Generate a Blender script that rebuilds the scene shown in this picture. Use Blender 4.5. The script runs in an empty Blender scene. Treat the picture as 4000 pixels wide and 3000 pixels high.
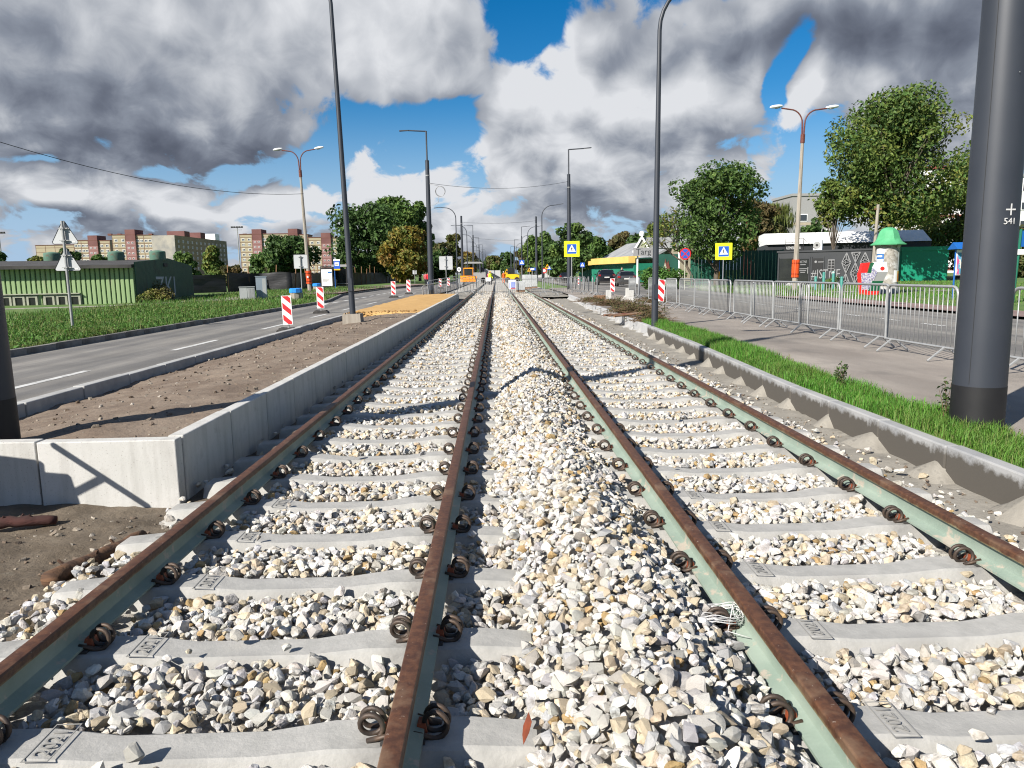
import bpy, bmesh, math, random
import numpy as np
from mathutils import Vector, Matrix, Euler, noise as mnoise
random.seed(7); RNG=np.random.default_rng(11)
SC=bpy.context.scene; COL=SC.collection
R=math.radians; PI=math.pi
# ------------------------------------------------------------------ camera
F=2900.; CZ=1.56; DEL=R(0.95)
_d=np.array([1940-2000.,1500-1069.,F]); _d/=np.linalg.norm(_d)
_u=np.array([-math.sin(DEL),math.cos(DEL),0.]); _u[2]=-(_u[0]*_d[0]+_u[1]*_d[1])/_d[2]; _u/=np.linalg.norm(_u)
_r=np.cross(_u,_d); CM=np.stack([_r,_d,_u])
cam=bpy.data.cameras.new('camera'); camo=bpy.data.objects.new('camera',cam); COL.objects.link(camo)
cam.sensor_width=36; cam.lens=F/4000*36; cam.clip_start=.05; cam.clip_end=6000
camo.matrix_world=Matrix(((CM[0,0],CM[0,1],-CM[0,2],0),(CM[1,0],CM[1,1],-CM[1,2],0),(CM[2,0],CM[2,1],-CM[2,2],CZ),(0,0,0,1)))
SC.camera=camo
# ------------------------------------------------------------------ world and sun
SUN_EL=R(35); SH=Vector((.72,.694,0)).normalized()      # shadows fall this way
SUNROT=math.atan2(-SH.x,-SH.y)
VS=SC.view_settings; VS.view_transform='Standard'; VS.look='None'; VS.exposure=1.0; VS.gamma=1.0; VS.use_curve_mapping=False
SC.render.engine='CYCLES'; SC.cycles.use_denoising=True; SC.cycles.max_bounces=6; SC.cycles.transparent_max_bounces=8; SC.cycles.filter_width=1.15
W=bpy.data.worlds.new('World'); SC.world=W; W.use_nodes=True
def build_world():
    nt=W.node_tree; N=nt.nodes; L=nt.links; N.clear()
    def nd(t,**k):
        n=N.new(t)
        for a,b in k.items(): setattr(n,a,b)
        return n
    def inp(sock,v):
        if isinstance(v,bpy.types.NodeSocket): L.new(v,sock)
        else: sock.default_value=v
    def M(op,a,b=None,c=None,clamp=False):
        n=nd('ShaderNodeMath',operation=op,use_clamp=clamp)
        inp(n.inputs[0],a)
        if b is not None: inp(n.inputs[1],b)
        if c is not None: inp(n.inputs[2],c)
        return n.outputs[0]
    def VM(op,a,b=None):
        n=nd('ShaderNodeVectorMath',operation=op); inp(n.inputs[0],a)
        if b is not None: inp(n.inputs[1],b)
        return n
    def ss(x,lo,hi,a=0.,b=1.):
        n=nd('ShaderNodeMapRange',interpolation_type='SMOOTHSTEP'); inp(n.inputs[0],x)
        for i,v in zip((1,2,3,4),(lo,hi,a,b)): n.inputs[i].default_value=v
        return n.outputs[0]
    tc=nd('ShaderNodeTexCoord')
    sep=nd('ShaderNodeSeparateXYZ'); L.new(tc.outputs['Generated'],sep.inputs[0])
    X,Y,Z=sep.outputs
    az=M('MULTIPLY',M('ARCTAN2',X,Y),180/PI); el=M('MULTIPLY',M('ARCSINE',Z),180/PI)
    def coords(daz,delv):
        a=M('ADD',az,daz) if daz else az; e=M('ADD',el,delv) if delv else el
        c=nd('ShaderNodeCombineXYZ'); inp(c.inputs[0],a); inp(c.inputs[1],e)
        es=M('MULTIPLY',M('LOGARITHM',M('ADD',M('MAXIMUM',e,-2.),10.),math.e),27.)     # clouds shrink towards the horizon
        c2=nd('ShaderNodeCombineXYZ'); inp(c2.inputs[0],a); inp(c2.inputs[1],es)
        return c.outputs[0],c2.outputs[0],e
    def noise(v,scale,det,rough=.55,dist=.0):
        n=nd('ShaderNodeTexNoise',noise_dimensions='2D'); L.new(v,n.inputs['Vector']); n.inputs['Scale'].default_value=scale
        n.inputs['Detail'].default_value=det; n.inputs['Roughness'].default_value=rough; n.inputs['Distortion'].default_value=dist; return n
    def puffs(v,warp):
        w=VM('SCALE',warp); w.inputs['Scale'].default_value=7.; w=VM('ADD',v,w.outputs[0])
        n=nd('ShaderNodeTexVoronoi',feature='F1',voronoi_dimensions='2D'); n.inputs['Scale'].default_value=.30; n.inputs['Detail'].default_value=1.; n.inputs['Roughness'].default_value=.55
        L.new(w.outputs[0],n.inputs['Vector']); return M('MULTIPLY',M('SUBTRACT',.42,n.outputs['Distance']),.34)
    def blobs(lst,c,warp,d):
        wv=VM('SUBTRACT',warp,(.5,.5,.5)); wv=VM('SCALE',wv.outputs[0]); wv.inputs['Scale'].default_value=8.
        cw=VM('ADD',c,wv.outputs[0]).outputs[0]
        for (ba,be,sa,se,w) in lst:
            v=VM('SUBTRACT',cw,(ba,be,0)); v=VM('MULTIPLY',v.outputs[0],(1/sa,1/se,0)); q=VM('DOT_PRODUCT',v.outputs[0],v.outputs[0])
            d=M('MULTIPLY_ADD',M('POWER',math.e,M('MULTIPLY',q.outputs['Value'],-1.)),w,d)
        return d
    def low(daz,delv):
        c,c2,e=coords(daz,delv); n=noise(c2,.075,2.5)
        d=M('ADD',M('MULTIPLY',M('SUBTRACT',n.outputs[0],.5),1.9),puffs(c2,n.outputs['Color']))
        d=M('ADD',d,M('SUBTRACT',M('MULTIPLY',ss(e,4.,17.,1.,0.),.20),.02))
        return blobs(CLOUD_BLOBS,c,n.outputs['Color'],d),c,c2,n
    l0,c0,v0,n0=low(0,0); l1,_,_,_=low(-1.0,2.3)
    fine=M('SUBTRACT',noise(v0,.33,7.,.60,.3).outputs[0],.5)
    lowel=ss(el,3.,16.,1.,0.); d0=M('ADD',M('MULTIPLY_ADD',fine,.85,l0),M('MULTIPLY',M('MULTIPLY',fine,lowel),.9))
    alpha=ss(d0,-.13,.15)
    tone=M('MULTIPLY',M('SUBTRACT',l0,l1),.72)           # thin above = lit top, thick above = grey base
    tone=M('ADD',M('MULTIPLY_ADD',fine,.42,tone),M('MULTIPLY',M('MULTIPLY',fine,lowel),.55))
    tone=M('ADD',M('ADD',tone,.61),ss(el,4.,17.,.07,0.))
    tone=M('MULTIPLY_ADD',ss(l0,.15,1.05),-.16,tone)
    tone=M('MULTIPLY_ADD',ss(d0,.30,-.05),.10,tone)         # thin rims glow
    tone=blobs(TONE_BLOBS,c0,n0.outputs['Color'],tone)
    cr=nd('ShaderNodeValToRGB'); inp(cr.inputs[0],tone)
    E=cr.color_ramp; E.elements[0].position=0.; E.elements[1].position=1.
    E.elements[0].color=(.115,.133,.180,1); E.elements[1].color=(.86,.88,.92,1)
    for p,c in ((.22,(.18,.205,.265,1)),(.45,(.30,.335,.405,1)),(.7,(.56,.59,.645,1))):
        e=E.elements.new(p); e.color=c
    ccol=VM('SCALE',cr.outputs[0]); ccol.inputs['Scale'].default_value=CLOUD_GAIN
    sky=nd('ShaderNodeTexSky',sky_type='NISHITA'); sky.sun_disc=False; sky.sun_elevation=SUN_EL; sky.sun_rotation=SUNROT
    sky.air_density=1.; sky.dust_density=.15; sky.ozone_density=4.
    hs=nd('ShaderNodeHueSaturation'); hs.inputs['Saturation'].default_value=1.42; hs.inputs['Value'].default_value=SKY_GAIN; L.new(sky.outputs[0],hs.inputs['Color'])
    hz=nd('ShaderNodeMix',data_type='RGBA'); L.new(ss(el,1.,13.,.9,0.),hz.inputs[0]); L.new(hs.outputs[0],hz.inputs[6]); hz.inputs[7].default_value=(1.9,2.75,3.9,1)
    mx=nd('ShaderNodeMix',data_type='RGBA'); L.new(alpha,mx.inputs[0]); L.new(hz.outputs[2],mx.inputs[6]); L.new(ccol.outputs[0],mx.inputs[7])
    bg=nd('ShaderNodeBackground'); bg.inputs[1].default_value=.1; L.new(mx.outputs[2],bg.inputs[0])
    out=nd('ShaderNodeOutputWorld'); L.new(bg.outputs[0],out.inputs[0])
CLOUD_GAIN=4.35; SKY_GAIN=.52
def azel(x,y):
    w=CM@np.array([x-2000.,1500.-y,F]); w/=np.linalg.norm(w)
    return math.degrees(math.atan2(w[0],w[1])),math.degrees(math.asin(w[2]))
def blob(x,y,sx,sy,w):
    a,e=azel(x,y); return (a,e,sx/52.,sy/52.,w)
# big clouds and the blue gaps between them, by direction: picture point, half widths, weight
CLOUD_BLOBS=[blob(400,200,1000,330,.75),blob(1550,60,380,260,.55),blob(900,500,500,110,.35),
 blob(2080,40,150,190,-1.25),blob(2230,90,90,110,-.6),
 blob(1500,500,300,95,-1.05),blob(1250,650,260,85,-.8),blob(950,735,170,70,-.6),blob(1760,410,90,60,-.6),
 blob(2500,420,420,190,.7),blob(3400,150,900,220,.75),blob(2280,640,450,90,.45),
 blob(2950,40,420,120,.6),blob(3700,60,400,200,.4),blob(2970,330,48,95,-1.2),blob(3150,630,120,80,-1.0),blob(2960,760,170,60,-.55),blob(2500,840,200,45,-.5),
 blob(230,690,120,40,-.75),blob(620,690,90,35,-.6),blob(1380,800,70,150,-.6),blob(3680,560,200,130,.5),
 blob(900,780,400,60,.35),blob(350,800,300,60,.3),blob(1480,720,90,100,.5),blob(2050,870,500,50,.3)]
TONE_BLOBS=[blob(700,540,560,110,-.30),blob(150,430,420,130,-.12),blob(1350,190,420,170,.30),blob(480,90,420,90,.08),
 blob(2350,330,430,140,.20),blob(2650,430,330,140,.30),blob(2350,740,620,100,.22),blob(3550,430,350,120,.12),blob(700,800,700,80,.08),blob(3400,90,600,130,-.22),blob(2500,640,420,90,.10),blob(3000,90,700,150,-.28),blob(3800,560,300,160,-.2),blob(3350,330,250,90,.2),
 blob(300,930,400,40,-.12),blob(1300,900,500,60,.10),blob(1500,620,120,70,.2)]
build_world()
W.cycles.sampling_method='MANUAL'; W.cycles.sample_map_resolution=256
sun=bpy.data.lights.new('sun','SUN'); suno=bpy.data.objects.new('sun',sun); COL.objects.link(suno)
sun.energy=5.0; sun.angle=R(.53); sun.color=(1,.945,.86)
suno.rotation_euler=Vector((SH.x*math.cos(SUN_EL),SH.y*math.cos(SUN_EL),-math.sin(SUN_EL))).to_track_quat('-Z','Y').to_euler()
# ------------------------------------------------------------------ helpers
def at(x,y,z=0.):
    """photo pixel -> point on the level plane z (a pixel only gives a direction, z is the ground it stands on)"""
    w=CM@np.array([x-2000.,1500.-y,F]); t=(z-CZ)/w[2]; return Vector((t*w[0],t*w[1],z))
def atY(x,y,Y):
    w=CM@np.array([x-2000.,1500.-y,F]); t=Y/w[1]; return Vector((t*w[0],Y,CZ+t*w[2]))
def proj(p):
    v=CM.T@(np.array(p,float)-np.array([0,0,CZ])); return 2000+F*v[0]/v[2],1500-F*v[1]/v[2]
class MB:
    def __init__(s): s.v=[]; s.f=[]; s.m=[]
    def add(s,vs,fs,mi=0):
        o=len(s.v); s.v+= [tuple(v) for v in vs]; s.f+=[tuple(i+o for i in f) for f in fs]; s.m+=[mi]*len(fs); return s
    def box(s,c,d,mi=0,rz=0.,top=1.,topy=None):
        """box with centre c, size d, turned rz; top scales the upper face"""
        cx,cy,cz=c; dx,dy,dz=d[0]/2,d[1]/2,d[2]/2; ty=top if topy is None else topy
        cs,sn=math.cos(rz),math.sin(rz); vs=[]
        for z,kx,ky in ((-dz,1,1),(dz,top,ty)):
            for x,y in ((-dx,-dy),(dx,-dy),(dx,dy),(-dx,dy)):
                x*=kx; y*=ky; vs.append((cx+x*cs-y*sn,cy+x*sn+y*cs,cz+z))
        return s.add(vs,[(0,3,2,1),(4,5,6,7),(0,1,5,4),(1,2,6,5),(2,3,7,6),(3,0,4,7)],mi)
    def b2(s,a,b,mi=0):
        return s.box(((a[0]+b[0])/2,(a[1]+b[1])/2,(a[2]+b[2])/2),(abs(b[0]-a[0]),abs(b[1]-a[1]),abs(b[2]-a[2])),mi)
    def tube(s,pts,r,n=8,mi=0,cap=True,closed=False):
        pts=[Vector(p) for p in pts]; k=len(pts); rs=r if isinstance(r,(list,tuple)) else [r]*k
        vs=[]; fs=[]; ref=None
        for i,p in enumerate(pts):
            if closed: t=(pts[(i+1)%k]-pts[i-1]).normalized()
            else: t=(pts[min(i+1,k-1)]-pts[max(i-1,0)]).normalized()
            if ref is None:
                ref=Vector((0,0,1)) if abs(t.z)<.9 else Vector((1,0,0))
            a=(ref-t*ref.dot(t)).normalized(); b=t.cross(a); ref=a
            for j in range(n):
                q=2*PI*j/n; vs.append(p+(a*math.cos(q)+b*math.sin(q))*rs[i])
        for i in range(k if closed else k-1):
            i2=(i+1)%k
            for j in range(n):
                j2=(j+1)%n; fs.append((i*n+j,i*n+j2,i2*n+j2,i2*n+j))
        if cap and not closed: fs.append(tuple(range(n-1,-1,-1))); fs.append(tuple((k-1)*n+j for j in range(n)))
        return s.add(vs,fs,mi)
    def cyl(s,a,b,r0,r1=None,n=12,mi=0): return s.tube([a,b],[r0,r0 if r1 is None else r1],n,mi)
    def lathe(s,prof,n=16,c=(0,0,0),mi=0):
        vs=[];fs=[]
        for r,z in prof:
            for j in range(n):
                q=2*PI*j/n; vs.append((c[0]+r*math.cos(q),c[1]+r*math.sin(q),c[2]+z))
        for i in range(len(prof)-1):
            for j in range(n):
                j2=(j+1)%n; fs.append((i*n+j,i*n+j2,(i+1)*n+j2,(i+1)*n+j))
        fs.append(tuple(range(n-1,-1,-1))); fs.append(tuple((len(prof)-1)*n+j for j in range(n)))
        return s.add(vs,fs,mi)
    def prism(s,poly,y0,y1,mi=0,axis='y'):
        """polygon in (x,z) pushed along y (or (x,y) along z, or (y,z) along x)"""
        n=len(poly)
        def P(a,b,t): return (a,t,b) if axis=='y' else ((a,b,t) if axis=='z' else (t,a,b))
        vs=[P(a,b,y0) for a,b in poly]+[P(a,b,y1) for a,b in poly]
        fs=[tuple(range(n)),tuple(range(2*n-1,n-1,-1))]+[(i,n+i,n+(i+1)%n,(i+1)%n) for i in range(n)]
        if axis!='y': fs=[tuple(reversed(f)) for f in fs]
        return s.add(vs,fs,mi)
    def mesh(s,name,mats,smooth=False,fix=True):
        me=bpy.data.meshes.new(name); me.from_pydata(s.v,[],s.f)
        for m in (mats if isinstance(mats,(list,tuple)) else [mats]): me.materials.append(MAT[m] if isinstance(m,str) else m)
        me.polygons.foreach_set('material_index',s.m)
        if fix:
            bm=bmesh.new(); bm.from_mesh(me); bmesh.ops.recalc_face_normals(bm,faces=bm.faces); bm.to_mesh(me); bm.free()
        if smooth:
            me.polygons.foreach_set('use_smooth',[True]*len(me.polygons))
            if smooth is not True: me.set_sharp_from_angle(angle=R(smooth))
        me.update(); return me
    def build(s,name,mats,parent=None,loc=(0,0,0),rz=0.,smooth=False,**k):
        return link(name,s.mesh(name,mats,smooth,**k),parent,loc,rz)
def link(name,data,parent=None,loc=(0,0,0),rz=0.):
    o=bpy.data.objects.new(name,data); COL.objects.link(o); o.location=loc
    if rz: o.rotation_euler=(0,0,rz)
    if parent is not None: o.parent=parent
    return o
def tag(o,label=None,cat=None,group=None,kind=None):
    if label: o['label']=label
    if cat: o['category']=cat
    if group: o['group']=group
    if kind: o['kind']=kind
    return o
def thing(name,label,cat,loc=(0,0,0),rz=0.,group=None):
    o=link(name,None,None,loc,rz); o.empty_display_size=.2; return tag(o,label,cat,group)
def struct(name,mb,mats,**k): return tag(mb.build(name,mats,**k),kind='structure')
def holder(name,loc=(0,0,0)):
    o=link(name,None,None,loc); return tag(o,kind='structure')
def copy_tree(o,parent=None):
    c=o.copy(); COL.objects.link(c)
    if parent is not None: c.parent=parent
    for ch in list(o.children): copy_tree(ch,c)
    return c
def dup(o,loc,rz=None,label=None,group=None):
    c=copy_tree(o); c.location=loc
    if rz is not None: c.rotation_euler=(0,0,rz)
    if label: c['label']=label
    if group: c['group']=group
    return c
def text_mesh(body,size,mat,extr=.0015,align='CENTER',sx=1.):
    cu=bpy.data.curves.new('lettering','FONT'); cu.body=body; cu.size=size; cu.align_x=align; cu.align_y='CENTER'; cu.extrude=extr; cu.resolution_u=2
    o=bpy.data.objects.new('lettering',cu); COL.objects.link(o)
    me=bpy.data.meshes.new_from_object(o.evaluated_get(bpy.context.evaluated_depsgraph_get()))
    bpy.data.objects.remove(o); me.materials.clear(); me.materials.append(MAT[mat])
    if sx!=1.:
        for v in me.vertices: v.co.x*=sx
    return me
def put_text(body,size,mat,parent,loc,rot=(PI/2,0,0),sx=1.,align='CENTER',extr=.0015,name='lettering'):
    o=link(name,text_mesh(body,size,mat,extr,align,sx),parent,loc); o.rotation_euler=rot; return o
# ------------------------------------------------------------------ materials
MAT={}
KEEP={'yellow_fluo','red_sign','white_sign','blue_sign','leaf','grass_blade','grass_ground','green_dome','white_paint','white_plastic','white_roof','white_frame','yellow_sign','red_paint','orange_guard','bin_blue','green_box','yellow_wall','cloth_hivis','cloth_red','sand','orange_machine','green_sheet_light'}
ALB=.66
def mat(name,c,rough=.7,c2=None,scale=4.,detail=5.,lo=.38,hi=.62,bump=0.,bscale=None,metal=0.,spec=.4,c3=None,s3=1.,lo3=.55,hi3=.7,stretch=None,extra=None,coat=0.,attr=None,trans=0.):
    if name not in KEEP:
        c=tuple(v*ALB for v in c); c3=tuple(v*ALB for v in c3) if c3 else None
        if not attr: c2=tuple(v*ALB for v in c2) if c2 else None
    m=bpy.data.materials.new(name); m.use_nodes=True; nt=m.node_tree; N=nt.nodes; L=nt.links
    b=N['Principled BSDF']; b.inputs['Roughness'].default_value=rough; b.inputs['Metallic'].default_value=metal; b.inputs['Specular IOR Level'].default_value=spec
    b.inputs['Coat Weight'].default_value=coat
    tc=N.new('ShaderNodeTexCoord'); vec=tc.outputs['Object']
    if stretch:
        mp=N.new('ShaderNodeMapping'); mp.inputs['Scale'].default_value=stretch; L.new(vec,mp.inputs[0]); vec=mp.outputs[0]
    def nz(sc,de=detail,ro=.6):
        n=N.new('ShaderNodeTexNoise'); n.inputs['Scale'].default_value=sc; n.inputs['Detail'].default_value=de; n.inputs['Roughness'].default_value=ro; L.new(vec,n.inputs['Vector']); return n.outputs[0]
    def rng(x,a,bb):
        n=N.new('ShaderNodeMapRange'); L.new(x,n.inputs[0]); n.inputs[1].default_value=a; n.inputs[2].default_value=bb; return n.outputs[0]
    def mix(f,a,bb,mode='MIX'):
        n=N.new('ShaderNodeMix'); n.data_type='RGBA'; n.blend_type=mode
        for s_,v in ((n.inputs[0],f),(n.inputs[6],a),(n.inputs[7],bb)):
            if isinstance(v,bpy.types.NodeSocket): L.new(v,s_)
            else: s_.default_value=v if isinstance(v,float) else (*v,1)
        return n.outputs[2]
    col=None
    if attr:
        a=N.new('ShaderNodeAttribute'); a.attribute_name=attr; col=a.outputs['Color']
    base=nz(scale) if (c2 or c3 or bump) else None
    if c2: col=mix(rng(base,lo,hi),c,c2) if not attr else mix(rng(base,lo,hi),col,mix(1.,col,c2,'MULTIPLY'))
    if c3: col=mix(rng(nz(s3),lo3,hi3),col if col is not None else c,c3)
    if extra: col=extra(N,L,tc,col if col is not None else c,mix,rng,nz)
    if col is None: b.inputs['Base Color'].default_value=(*c,1)
    else: L.new(col,b.inputs['Base Color'])
    if bump:
        bn=N.new('ShaderNodeBump'); bn.inputs['Strength'].default_value=bump; bn.inputs['Distance'].default_value=.02
        L.new(nz(bscale or scale*4,6.,.65),bn.inputs['Height']); L.new(bn.outputs[0],b.inputs['Normal'])
    if trans:
        t=N.new('ShaderNodeBsdfTranslucent'); L.new(col,t.inputs[0]) if col is not None else None
        ms=N.new('ShaderNodeMixShader'); ms.inputs[0].default_value=trans; L.new(b.outputs[0],ms.inputs[1]); L.new(t.outputs[0],ms.inputs[2])
        L.new(ms.outputs[0],N['Material Output'].inputs[0])
    MAT[name]=m; return m
def rail_extra(N,L,tc,col,mix,rng,nz):
    sp=N.new('ShaderNodeSeparateXYZ'); L.new(tc.outputs['Object'],sp.inputs[0])
    a=N.new('ShaderNodeMath'); a.operation='MULTIPLY_ADD'; L.new(nz(14.,5.),a.inputs[0]); a.inputs[1].default_value=.035; L.new(sp.outputs[2],a.inputs[2])
    rust=mix(rng(nz(30.,4.),.4,.62),(.052,.022,.012),(.092,.040,.020)); rust=mix(rng(nz(5.,7.),.55,.70),rust,(.135,.082,.05)); rust=mix(rng(nz(55.,3.),.68,.72),rust,(.24,.19,.15))
    yel=mix(rng(a.outputs[0],.122,.138),col,(.17,.14,.075))
    return mix(rng(a.outputs[0],.136,.147),yel,rust)
def streak(sc,dark,light,lo=.42,hi=.62):
    def f(N,L,tc,col,mix,rng,nz):
        mp=N.new('ShaderNodeMapping'); mp.inputs['Scale'].default_value=sc; L.new(tc.outputs['Object'],mp.inputs[0])
        n=N.new('ShaderNodeTexNoise'); n.inputs['Scale'].default_value=1.; n.inputs['Detail'].default_value=7.; n.inputs['Roughness'].default_value=.65; L.new(mp.outputs[0],n.inputs['Vector'])
        col=mix(rng(n.outputs[0],lo,hi),mix(1.,col,dark,'MULTIPLY'),mix(1.,col,light,'MULTIPLY'))
        v=N.new('ShaderNodeTexNoise'); v.inputs['Scale'].default_value=95.; v.inputs['Detail'].default_value=3.; L.new(tc.outputs['Object'],v.inputs['Vector'])
        return mix(rng(v.outputs[0],.62,.70),col,mix(1.,col,(.62,.60,.57),'MULTIPLY'))
    return f
mat('rail',(.36,.44,.37),.55,(.28,.36,.30),3.,c3=(.50,.45,.37),s3=8.,lo3=.58,hi3=.64,bump=.12,bscale=60.,extra=rail_extra)
mat('stone',(.5,.5,.5),.85,(.60,.565,.52),30.,lo=.45,hi=.68,detail=8.,attr='col',bump=.5,bscale=55.,spec=.25)
mat('concrete_sleeper',(.40,.395,.375),.8,(.50,.49,.465),9.,detail=9.,bump=.22,bscale=55.,c3=(.27,.265,.255),s3=2.2,lo3=.54,hi3=.72)
mat('stamp',(.315,.31,.295),.9)
mat('clip_steel',(.055,.047,.042),.55,(.11,.072,.05),25.,metal=.3,bump=.1)
mat('clip_insert',(.36,.085,.03),.6,(.23,.05,.022),30.)
mat('wall_concrete',(.60,.595,.57),.75,(.66,.65,.63),2.5,extra=streak((5.,5.,.7),(.80,.79,.77),(1.04,1.04,1.03),.34,.52),bump=.10,bscale=50.,c3=(.46,.45,.42),s3=5.,lo3=.6,hi3=.8)
mat('kerb_concrete',(.43,.43,.42),.8,(.52,.515,.50),3.,bump=.1,bscale=60.,c3=(.33,.325,.31),s3=2.,lo3=.55,hi3=.75)
mat('kerb_new',(.50,.505,.51),.8,(.56,.56,.56),3.,bump=.08,bscale=60.)
def wet_extra(N,L,tc,col,mix,rng,nz):
    sp=N.new('ShaderNodeSeparateXYZ'); L.new(tc.outputs['Object'],sp.inputs[0])
    a=N.new('ShaderNodeMath'); a.operation='MULTIPLY_ADD'; L.new(nz(9.,7.,.7),a.inputs[0]); a.inputs[1].default_value=.2; L.new(sp.outputs[2],a.inputs[2])
    return mix(rng(a.outputs[0],.205,.255),(.070,.063,.054),col)
mat('kerb_wet',(.35,.355,.365),.75,(.44,.44,.44),3.,bump=.1,bscale=60.,extra=wet_extra)
mat('kerb_old',(.20,.19,.175),.85,(.30,.29,.27),3.,bump=.3,bscale=20.,c3=(.12,.11,.095),s3=1.3,lo3=.5,hi3=.7)
mat('mortar',(.27,.25,.215),.95,(.36,.335,.29),4.,bump=.45,bscale=30.,c3=(.20,.185,.16),s3=8.,lo3=.55,hi3=.7)
mat('mortar_new',(.36,.355,.345),.9,(.44,.435,.42),4.,bump=.4,bscale=30.)
mat('asphalt_road',(.215,.206,.194),.85,(.27,.26,.245),.8,detail=7.,extra=streak((1.1,.05,1),(.68,.68,.69),(1.25,1.22,1.17)),bump=.25,bscale=120.,c3=(.27,.255,.23),s3=.35,lo3=.5,hi3=.75)
mat('asphalt_walk',(.345,.305,.27),.9,(.40,.36,.32),.7,detail=7.,extra=streak((.5,.12,1),(.76,.75,.74),(1.14,1.13,1.11)),bump=.25,bscale=110.,c3=(.19,.175,.16),s3=.5,lo3=.55,hi3=.75)
mat('road_paint',(.72,.72,.70),.7,(.42,.41,.39),6.,lo=.5,hi=.68,detail=7.)
mat('soil',(.185,.135,.098),.95,(.27,.21,.158),2.2,detail=8.,bump=.9,bscale=14.,c3=(.26,.22,.17),s3=9.,lo3=.6,hi3=.72)
mat('dark_soil',(.115,.088,.060),.95,(.185,.148,.108),3.,detail=8.,bump=.9,bscale=18.,c3=(.21,.18,.135),s3=7.,lo3=.6,hi3=.75)
mat('sand',(.36,.215,.075),.95,(.43,.265,.10),2.,detail=7.,bump=.6,bscale=25.,c3=(.27,.155,.055),s3=5.,lo3=.58,hi3=.75)
mat('ballast_base',(.40,.37,.33),.95,(.66,.63,.57),22.,detail=3.,lo=.42,hi=.58,bump=1.,bscale=22.)
mat('grass_ground',(.055,.115,.020),.95,(.095,.145,.034),.8,detail=8.,bump=.8,bscale=9.,c3=(.14,.115,.065),s3=.45,lo3=.6,hi3=.78)
mat('path',(.33,.30,.25),.9,(.42,.39,.33),1.5,bump=.2,bscale=40.)
mat('pavers_red',(.25,.165,.145),.9,(.31,.225,.20),1.2,bump=.2,bscale=40.)
mat('grass_blade',(.1,.2,.03),.6,(.75,.78,.7),2.,attr='col',trans=.3,spec=.3)
mat('leaf',(.06,.12,.02),.6,(.8,.8,.8),.9,attr='col',trans=.28,spec=.25)
mat('bark',(.10,.078,.058),.95,(.165,.135,.105),8.,stretch=(1,1,.25),bump=.6,bscale=25.)
mat('pole_grey',(.040,.047,.062),.5,(.046,.053,.068),2.,spec=.45,metal=.1)
mat('pole_black',(.012,.012,.014),.6,(.017,.017,.018),3.)
mat('galv',(.46,.47,.475),.42,(.38,.39,.395),9.,metal=.3,c3=(.28,.20,.15),s3=3.,lo3=.70,hi3=.78)
mat('galv_dull',(.36,.365,.365),.55,(.44,.445,.445),5.,metal=.3)
mat('sign_back',(.55,.565,.58),.5,(.60,.615,.63),2.)
mat('old_concrete',(.34,.30,.25),.9,(.44,.40,.34),3.,stretch=(3,3,.4),bump=.3,bscale=25.,c3=(.23,.20,.17),s3=2.,lo3=.55,hi3=.7)
mat('rust_paint',(.13,.030,.022),.7,(.19,.062,.04),9.)
mat('orange_guard',(.62,.085,.015),.5,(.5,.06,.012),6.)
mat('white_plastic',(.74,.75,.75),.45)
mat('lamp_glass',(.42,.43,.42),.2)
mat('white',(.78,.78,.77),.55,(.70,.70,.69),5.)
mat('red_sign',(.50,.022,.026),.45,(.43,.02,.024),4.)
mat('white_sign',(.76,.75,.74),.5,(.70,.69,.68),5.)
mat('blue_sign',(.018,.085,.42),.4)
mat('yellow_fluo',(.80,.86,.02),.45)
mat('yellow_sign',(.80,.42,.01),.45)
mat('black',(.012,.012,.013),.6)
mat('rubber',(.045,.043,.042),.9,(.075,.07,.066),8.,bump=.3)
mat('wood',(.36,.20,.105),.85,(.25,.13,.065),5.,stretch=(1,1,.3))
mat('wood_bark',(.075,.042,.028),.95,(.20,.105,.055),6.,stretch=(.3,3,3),bump=.9,bscale=12.)
mat('wood_red_shade',(.09,.030,.024),.9,(.055,.022,.018),6.,stretch=(.3,3,3),bump=.4)  # darkened to stand in for the shade missing over the log
def vgrad(name,ca,cb,**k): return mat(name,ca,.6,cb,**k)
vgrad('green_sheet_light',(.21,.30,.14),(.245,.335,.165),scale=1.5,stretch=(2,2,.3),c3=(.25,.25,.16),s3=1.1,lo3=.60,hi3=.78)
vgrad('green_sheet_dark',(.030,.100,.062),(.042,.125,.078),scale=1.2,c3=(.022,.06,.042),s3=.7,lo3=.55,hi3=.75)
mat('bitumen',(.045,.043,.042),.9,(.085,.08,.076),1.2,bump=.3)
mat('vent_green',(.085,.20,.145),.7,(.16,.24,.18),2.,c3=(.16,.095,.06),s3=3.,lo3=.56,hi3=.7)
mat('frame_cream',(.50,.52,.40),.7,(.40,.40,.32),6.)
mat('dark_glass',(.02,.022,.022),.12,(.032,.035,.032),1.,spec=.6)
mat('window_glass',(.045,.055,.065),.15,spec=.7)
mat('graffiti',(.50,.56,.62),.7,(.38,.45,.50),8.)
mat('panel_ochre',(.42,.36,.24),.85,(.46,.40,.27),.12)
mat('panel_ochre_shade',(.36,.30,.20),.85,(.40,.33,.22),.12)  # darker copy of the ochre: shade put into the receding side wall
mat('panel_pink',(.32,.17,.165),.85,(.36,.195,.185),.12)
mat('panel_maroon',(.18,.075,.07),.85,(.22,.10,.09),.2)
mat('panel_joint',(.20,.085,.06),.9)
mat('panel_grey',(.47,.435,.365),.85,(.52,.48,.41),.15,c3=(.34,.33,.31),s3=.09,lo3=.5,hi3=.62)
mat('white_frame',(.80,.80,.79),.5)
mat('tarp_black',(.014,.014,.017),.5,(.028,.028,.032),2.,stretch=(.4,.4,3),bump=.9,bscale=3.)
mat('cabinet_grey',(.47,.49,.49),.6,(.42,.44,.445),2.)
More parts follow.
